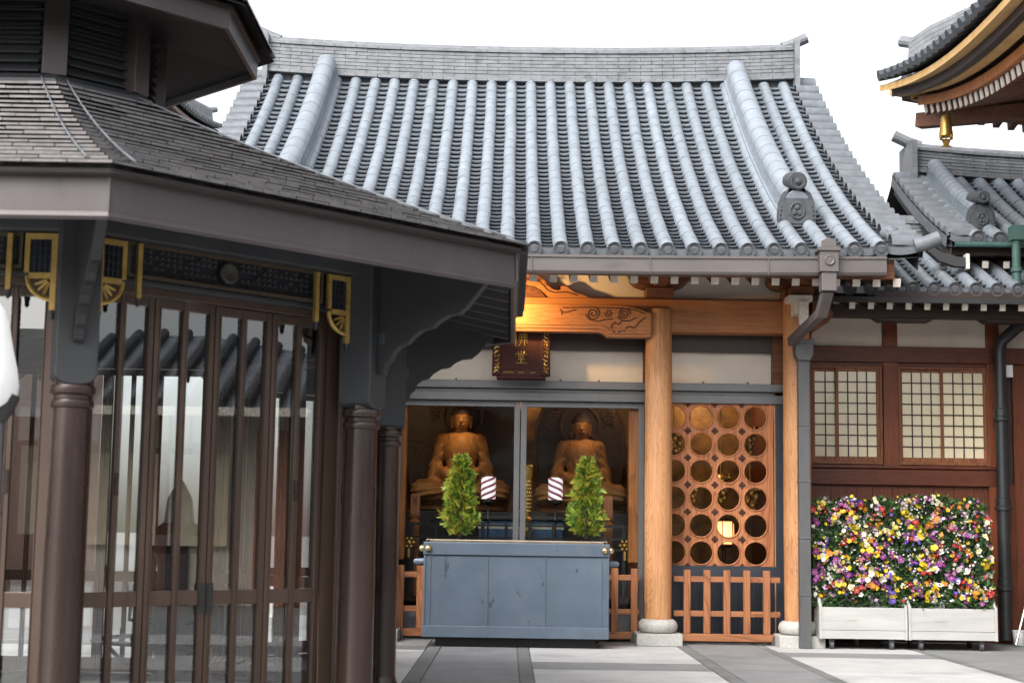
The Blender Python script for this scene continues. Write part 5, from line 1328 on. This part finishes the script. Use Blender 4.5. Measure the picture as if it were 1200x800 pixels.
for k in range(8):
    p = octo(3.489,0)[k]; m.bar(p+Vector((0,0,2.606)), p+Vector((0,0,2.766)), .007, .007, (1,0,0))
pbuild(m, 'fascia', M['fascia'], smooth=30, recalc=False)
def shingles(r0, z0, r1, z1, ncourse, wid, sag, name, thick=.014, cell=None):
    m = MB(); c8 = math.cos(R(22.5))
    def rz(t): return (r0+(r1-r0)*t, z0+(z1-z0)*((1-sag)*t+sag*t*t))
    for k in range(8):
        d0 = Vector((math.cos(R(22.5+45*k)),math.sin(R(22.5+45*k)),0)); d1 = Vector((math.cos(R(67.5+45*k)),math.sin(R(67.5+45*k)),0))
        for j in range(ncourse):
            ra, za = rz(j/ncourse); rb_, zb_ = rz((j+1.12)/ncourse)
            A0, A1, B0, B1 = d0*ra+Vector((0,0,za+thick)), d1*ra+Vector((0,0,za+thick)), d0*rb_+Vector((0,0,zb_)), d1*rb_+Vector((0,0,zb_))
            La = (A1-A0).length; n_ = max(1, round(La/wid)); off = .5*(j % 2)
            tang = (A1-A0).normalized()
            cuts = [0]+[ (i+off)/n_ for i in range(0 if off else 1, n_) if 0 < (i+off)/n_ < 1]+[1]
            for i in range(len(cuts)-1):
                s0, s1 = cuts[i], cuts[i+1]; g_ = .0025; h0 = rnd.uniform(-.003,.0035)
                p0, p1 = A0.lerp(A1, s0)+tang*g_, A0.lerp(A1, s1)-tang*g_; q0, q1 = B0.lerp(B1, s0)+tang*g_, B0.lerp(B1, s1)-tang*g_
                up_ = Vector((0,0,h0)); lo_ = Vector((0,0,-thick))
                lip = Vector((0,0,-.013)); inn = (q0-p0).normalized()*.05
                m.face([p0+up_, p1+up_, q1, q0]); m.face([p0+lip, p1+lip, p1+up_, p0+up_]); m.face([p0+lip+inn, p1+lip+inn, p1+lip, p0+lip])
    return pbuild(m, name, M['shingle'], recalc=False)
m = MB(); dk = [octo(3.55-2.75*i/6, 2.785+1.115*(.82*i/6+.18*(i/6)**2)-.012) for i in range(7)]
for i in range(6):
    for k in range(8): m.face([dk[i][k], dk[i][(k+1)%8], dk[i+1][(k+1)%8], dk[i+1][k]])
a, b_ = octo(3.55, 2.773), octo(3.40, 2.80)
for k in range(8): m.face([a[k], a[(k+1)%8], b_[(k+1)%8], b_[k]])
a, b_ = octo(1.59, 4.478), octo(.12, 5.43)
for k in range(8): m.face([a[k], a[(k+1)%8], b_[(k+1)%8], b_[k]])
pbuild(m, 'roof_deck', M['soffit'], recalc=False)
shingles(3.56, 2.785, .84, 3.90, 19, .21, .18, 'shingle_roof', .044)
def rz(t): return (3.56+(.84-3.56)*t, 2.825+(3.93-2.825)*(.82*t+.18*t*t))
d = Vector((math.cos(va),math.sin(va),0)); e = Vector((-d.y,d.x,0))
for u in (-1, 1):
    m = MB(); m.tube([d*(rz(i/24)[0]-.11*(1-.3*i/24)*math.tan(R(22.5)))+e*u*.11*(1-.3*i/24)+Vector((0,0,rz(i/24)[1]+.016)) for i in range(25)], .0055, 6)
    spin(pbuild(m, 'hip_batten', M['tile_verge'], smooth=60, recalc=False))
# drum with louvres
m = MB(); prof = [(.90,3.82),(.90,3.92),(.84,3.95),(.82,3.97)]; rings = [octo(r_,z_) for r_,z_ in prof]+[octo(.74,3.97),octo(.74,4.9)]
for i in range(len(rings)-1):
    for k in range(8): m.face([rings[i][k], rings[i][(k+1)%8], rings[i+1][(k+1)%8], rings[i+1][k]])
pbuild(m, 'drum', M['charcoal'], recalc=False)
ap = .79*math.cos(R(22.5)); s2 = .79*math.sin(R(22.5)); m = MB()
for i in range(10): z = 3.99+i*.06; m.box(-s2+.10, s2-.10, -ap+.0, -ap+.05, z, z+.012, Matrix.Translation((0,0,0))); m.face([(-s2+.10,-ap-.01,z),(s2-.10,-ap-.01,z),(s2-.10,-ap+.05,z+.055),(-s2+.10,-ap+.05,z+.055)])
spin(pbuild(m, 'louvre', M['charcoal'], recalc=False))
m = MB(); c0 = d*.80; m.prism([(-.075,-.09),(.075,-.09),(.075,.02),(-.075,.02)], lambda u,v,s: c0+e*u+d*v+Vector((0,0,3.965+.7*s))); spin(pbuild(m, 'drum_post', M['fascia'], bev=.004))
m = MB(); a, b_ = octo(1.44,4.375), octo(.70,4.50)
for k in range(8): m.face([a[k],a[(k+1)%8],b_[(k+1)%8],b_[k]])
pbuild(m, 'upper_soffit', M['soffit'], recalc=False)
m = MB(); prof = [(1.425,4.385),(1.44,4.335),(1.47,4.335),(1.475,4.46),(1.495,4.465),(1.495,4.49),(1.40,4.50)]; rings = [octo(r_,z_) for r_,z_ in prof]
for i in range(len(prof)-1):
    for k in range(8): m.face([rings[i][k], rings[i][(k+1)%8], rings[i+1][(k+1)%8], rings[i+1][k]])
pbuild(m, 'upper_fascia', M['fascia'], smooth=30, recalc=False)
shingles(1.60, 4.49, .12, 5.45, 14, .2, .25, 'upper_shingle_roof', .03)
m = MB(); m.lathe([(.2,5.5),(.16,5.6),(.06,5.66),(.12,5.75),(.14,5.85),(.10,5.98),(.02,6.1),(0,6.12)], (0,0,0), 16); pbuild(m, 'finial', M['gold'], smooth=40)
m = MB()
for k in range(8): pass
# candle stand inside the pavilion
SX, SY = -2.17, 10.45
t = thing('candle_stand', 'black iron candle stand with spiked curved trays inside the pavilion', 'candle stand', (SX,SY,.02))
m = MB(); m.lathe([(.30,.02),(.30,.08),(.16,.14),(.12,.3),(.16,.45),(.13,.9),(.15,1.0),(.22,1.05),(.22,1.12),(.10,1.2),(.08,1.36),(.02,1.47),(0,1.49)], (SX,SY,0), 20); m.build('urn', M['ironpipe'], t, smooth=35)
m = MB()
for zz, rr_ in ((.44,.52),(.74,.34)):
    m.tube([(SX+rr_*math.cos(a),SY+rr_*math.sin(a)*.9,zz) for a in [2*math.pi*i/32 for i in range(33)]], .016, 6, False)
    for i in range(30): a = 2*math.pi*i/30; m.tube([(SX+rr_*math.cos(a),SY+rr_*math.sin(a)*.9,zz),(SX+rr_*math.cos(a),SY+rr_*math.sin(a)*.9,zz+.055)], .005, 4)
    for i in range(4): a = math.pi/4+math.pi/2*i; m.tube([(SX+.1*math.cos(a),SY+.1*math.sin(a),zz-.2),(SX+.35*math.cos(a),SY+.35*math.sin(a)*.9,zz-.16),(SX+rr_*math.cos(a),SY+rr_*math.sin(a)*.9,zz)], .014, 6)
m.build('spiked_tray', M['ironpipe'], t, smooth=40)

M['shade'], _nt, _b, _o = newmat('translucent_shade')
_b.inputs['Base Color'].default_value = (.88,.88,.88,1); _b.inputs['Roughness'].default_value = .5
_tl = N(_nt, 'ShaderNodeBsdfTranslucent'); _tl.inputs['Color'].default_value = (.9,.9,.9,1); _mx = N(_nt, 'ShaderNodeMixShader'); _mx.inputs[0].default_value = .45
_nt.links.new(_b.outputs[0], _mx.inputs[1]); _nt.links.new(_tl.outputs[0], _mx.inputs[2]); _nt.links.new(_mx.outputs[0], _o.inputs['Surface'])
# lamp at the left edge of the picture
lx, ly = -2.345, 7.0
t = thing('garden_lamp', 'white bell-shaped lamp shade on a grey pole, cut by the left edge', 'lamp', (lx,ly,0))
m = MB(); m.lathe([(.0,2.26),(.06,2.245),(.10,2.20),(.125,2.12),(.145,2.02),(.165,1.94),(.178,1.86),(.172,1.81),(.155,1.775),(.12,1.75)], (lx-.03,ly,-.075), 32); m.build('shade', M['shade'], t, smooth=50)
m = MB(); m.tube([(lx+.075,ly,0),(lx+.075,ly,1.71)], .025, 12); m.lathe([(.03,0),(.034,.004),(.034,.02),(.03,.024)], (lx+.075,ly,1.2), 12)
m.build('pole', M['pole'], t, smooth=40)
m = MB(); m.tube([(lx+.065,ly,1.60),(lx+.10,ly-.01,1.67),(lx+.12,ly,1.74)], .03, 10, r_list=[.02,.04,.045]); m.build('socket', M['rubber'], t, smooth=40)

# ------------------------------------------------------------------ hall added behind the camera, and the east hall that mirrors in the glass
ref = thing('added_hall', 'long dark hall with tiled roof, added behind the camera to block sky in the glass', 'temple building', (2,-16,0))  # unseen hall added to keep white sky out of the door reflections
m = MB(); m.box(-16,20,-22,-16,0,3.4); m.build('wall', M['pagodawood'], ref)
m = MB(); m.face([(-18,-14.5,3.3),(22,-14.5,3.3),(22,-19,5.6),(-18,-19,5.6)]); m.face([(-18,-23.5,3.3),(22,-23.5,3.3),(22,-19,5.6),(-18,-19,5.6)]); m.build('roof', M['tile_dk'], ref, recalc=False)
for i in range(14):
    m = MB(); m.box(-15+i*2.5,-15+i*2.5+1.2,-15.98,-15.9,1.0,2.8); m.build('window', M['shoji'], ref)
M['salmon'] = basic('salmon_boards', (.50,.24,.16), (.38,.17,.11), rough=.7, scale=3)
east = thing('east_hall', 'brown hall with dark hipped roof across the court, mirrored in the pavilion doors', 'temple building', (15,7,0))
m = MB(); m.box(14,20,-1,11.5,0,3.0); m.build('wall', M['plaster'], east)
for y0, y1 in ((8.4,9.6),(4.9,5.6),(-.5,1.6)):
    m = MB(); m.box(13.95,14,y0,y1,0,2.4); m.build('opening', M['interior'], east)
m = MB(); m.box(13.96,14,6.6,8.2,0,2.7); m.box(13.96,14,2.2,3.6,0,2.7); m.build('boarding', M['salmon'], east)
m = MB(); m.box(13.9,13.95,4.0,6.2,.9,2.3); m.build('window', M['shoji'], east)
a = [(12.8,-2.2,2.95),(12.8,12.6,2.95),(21,12.6,2.95),(21,-2.2,2.95)]; r1, r2 = (16.4,4.3,4.45),(16.4,5.3,4.45)
m = MB(); m.face([a[0],a[1],r2,r1]); m.face([a[1],a[2],r2]); m.face([a[2],a[3],r1,r2]); m.face([a[3],a[0],r1]); m.build('roof', M['tile_pan'], east, recalc=False)
for i in range(36):
    y = -2+i*.41; t_ = 1 if r1[1] <= y <= r2[1] else ((y-a[0][1])/(r1[1]-a[0][1]) if y < r1[1] else (a[1][1]-y)/(a[1][1]-r2[1]))
    m = MB(); m.tube([(12.75,y,3.0),(12.8+3.6*t_,y,2.99+1.5*t_)], .09, 8); m.build('cover_tile_row', M['tile_dk'], east, smooth=40)
m = MB(); m.box(12.7,12.8,-2.3,12.7,2.82,2.95); m.build('eave_board', M['gofun'], east)
for i in range(7):
    y = -.9+i*2.0; m = MB(); m.box(13.88,14.0,y,y+.18,0,2.95); m.build('post', M['redwood'], east)
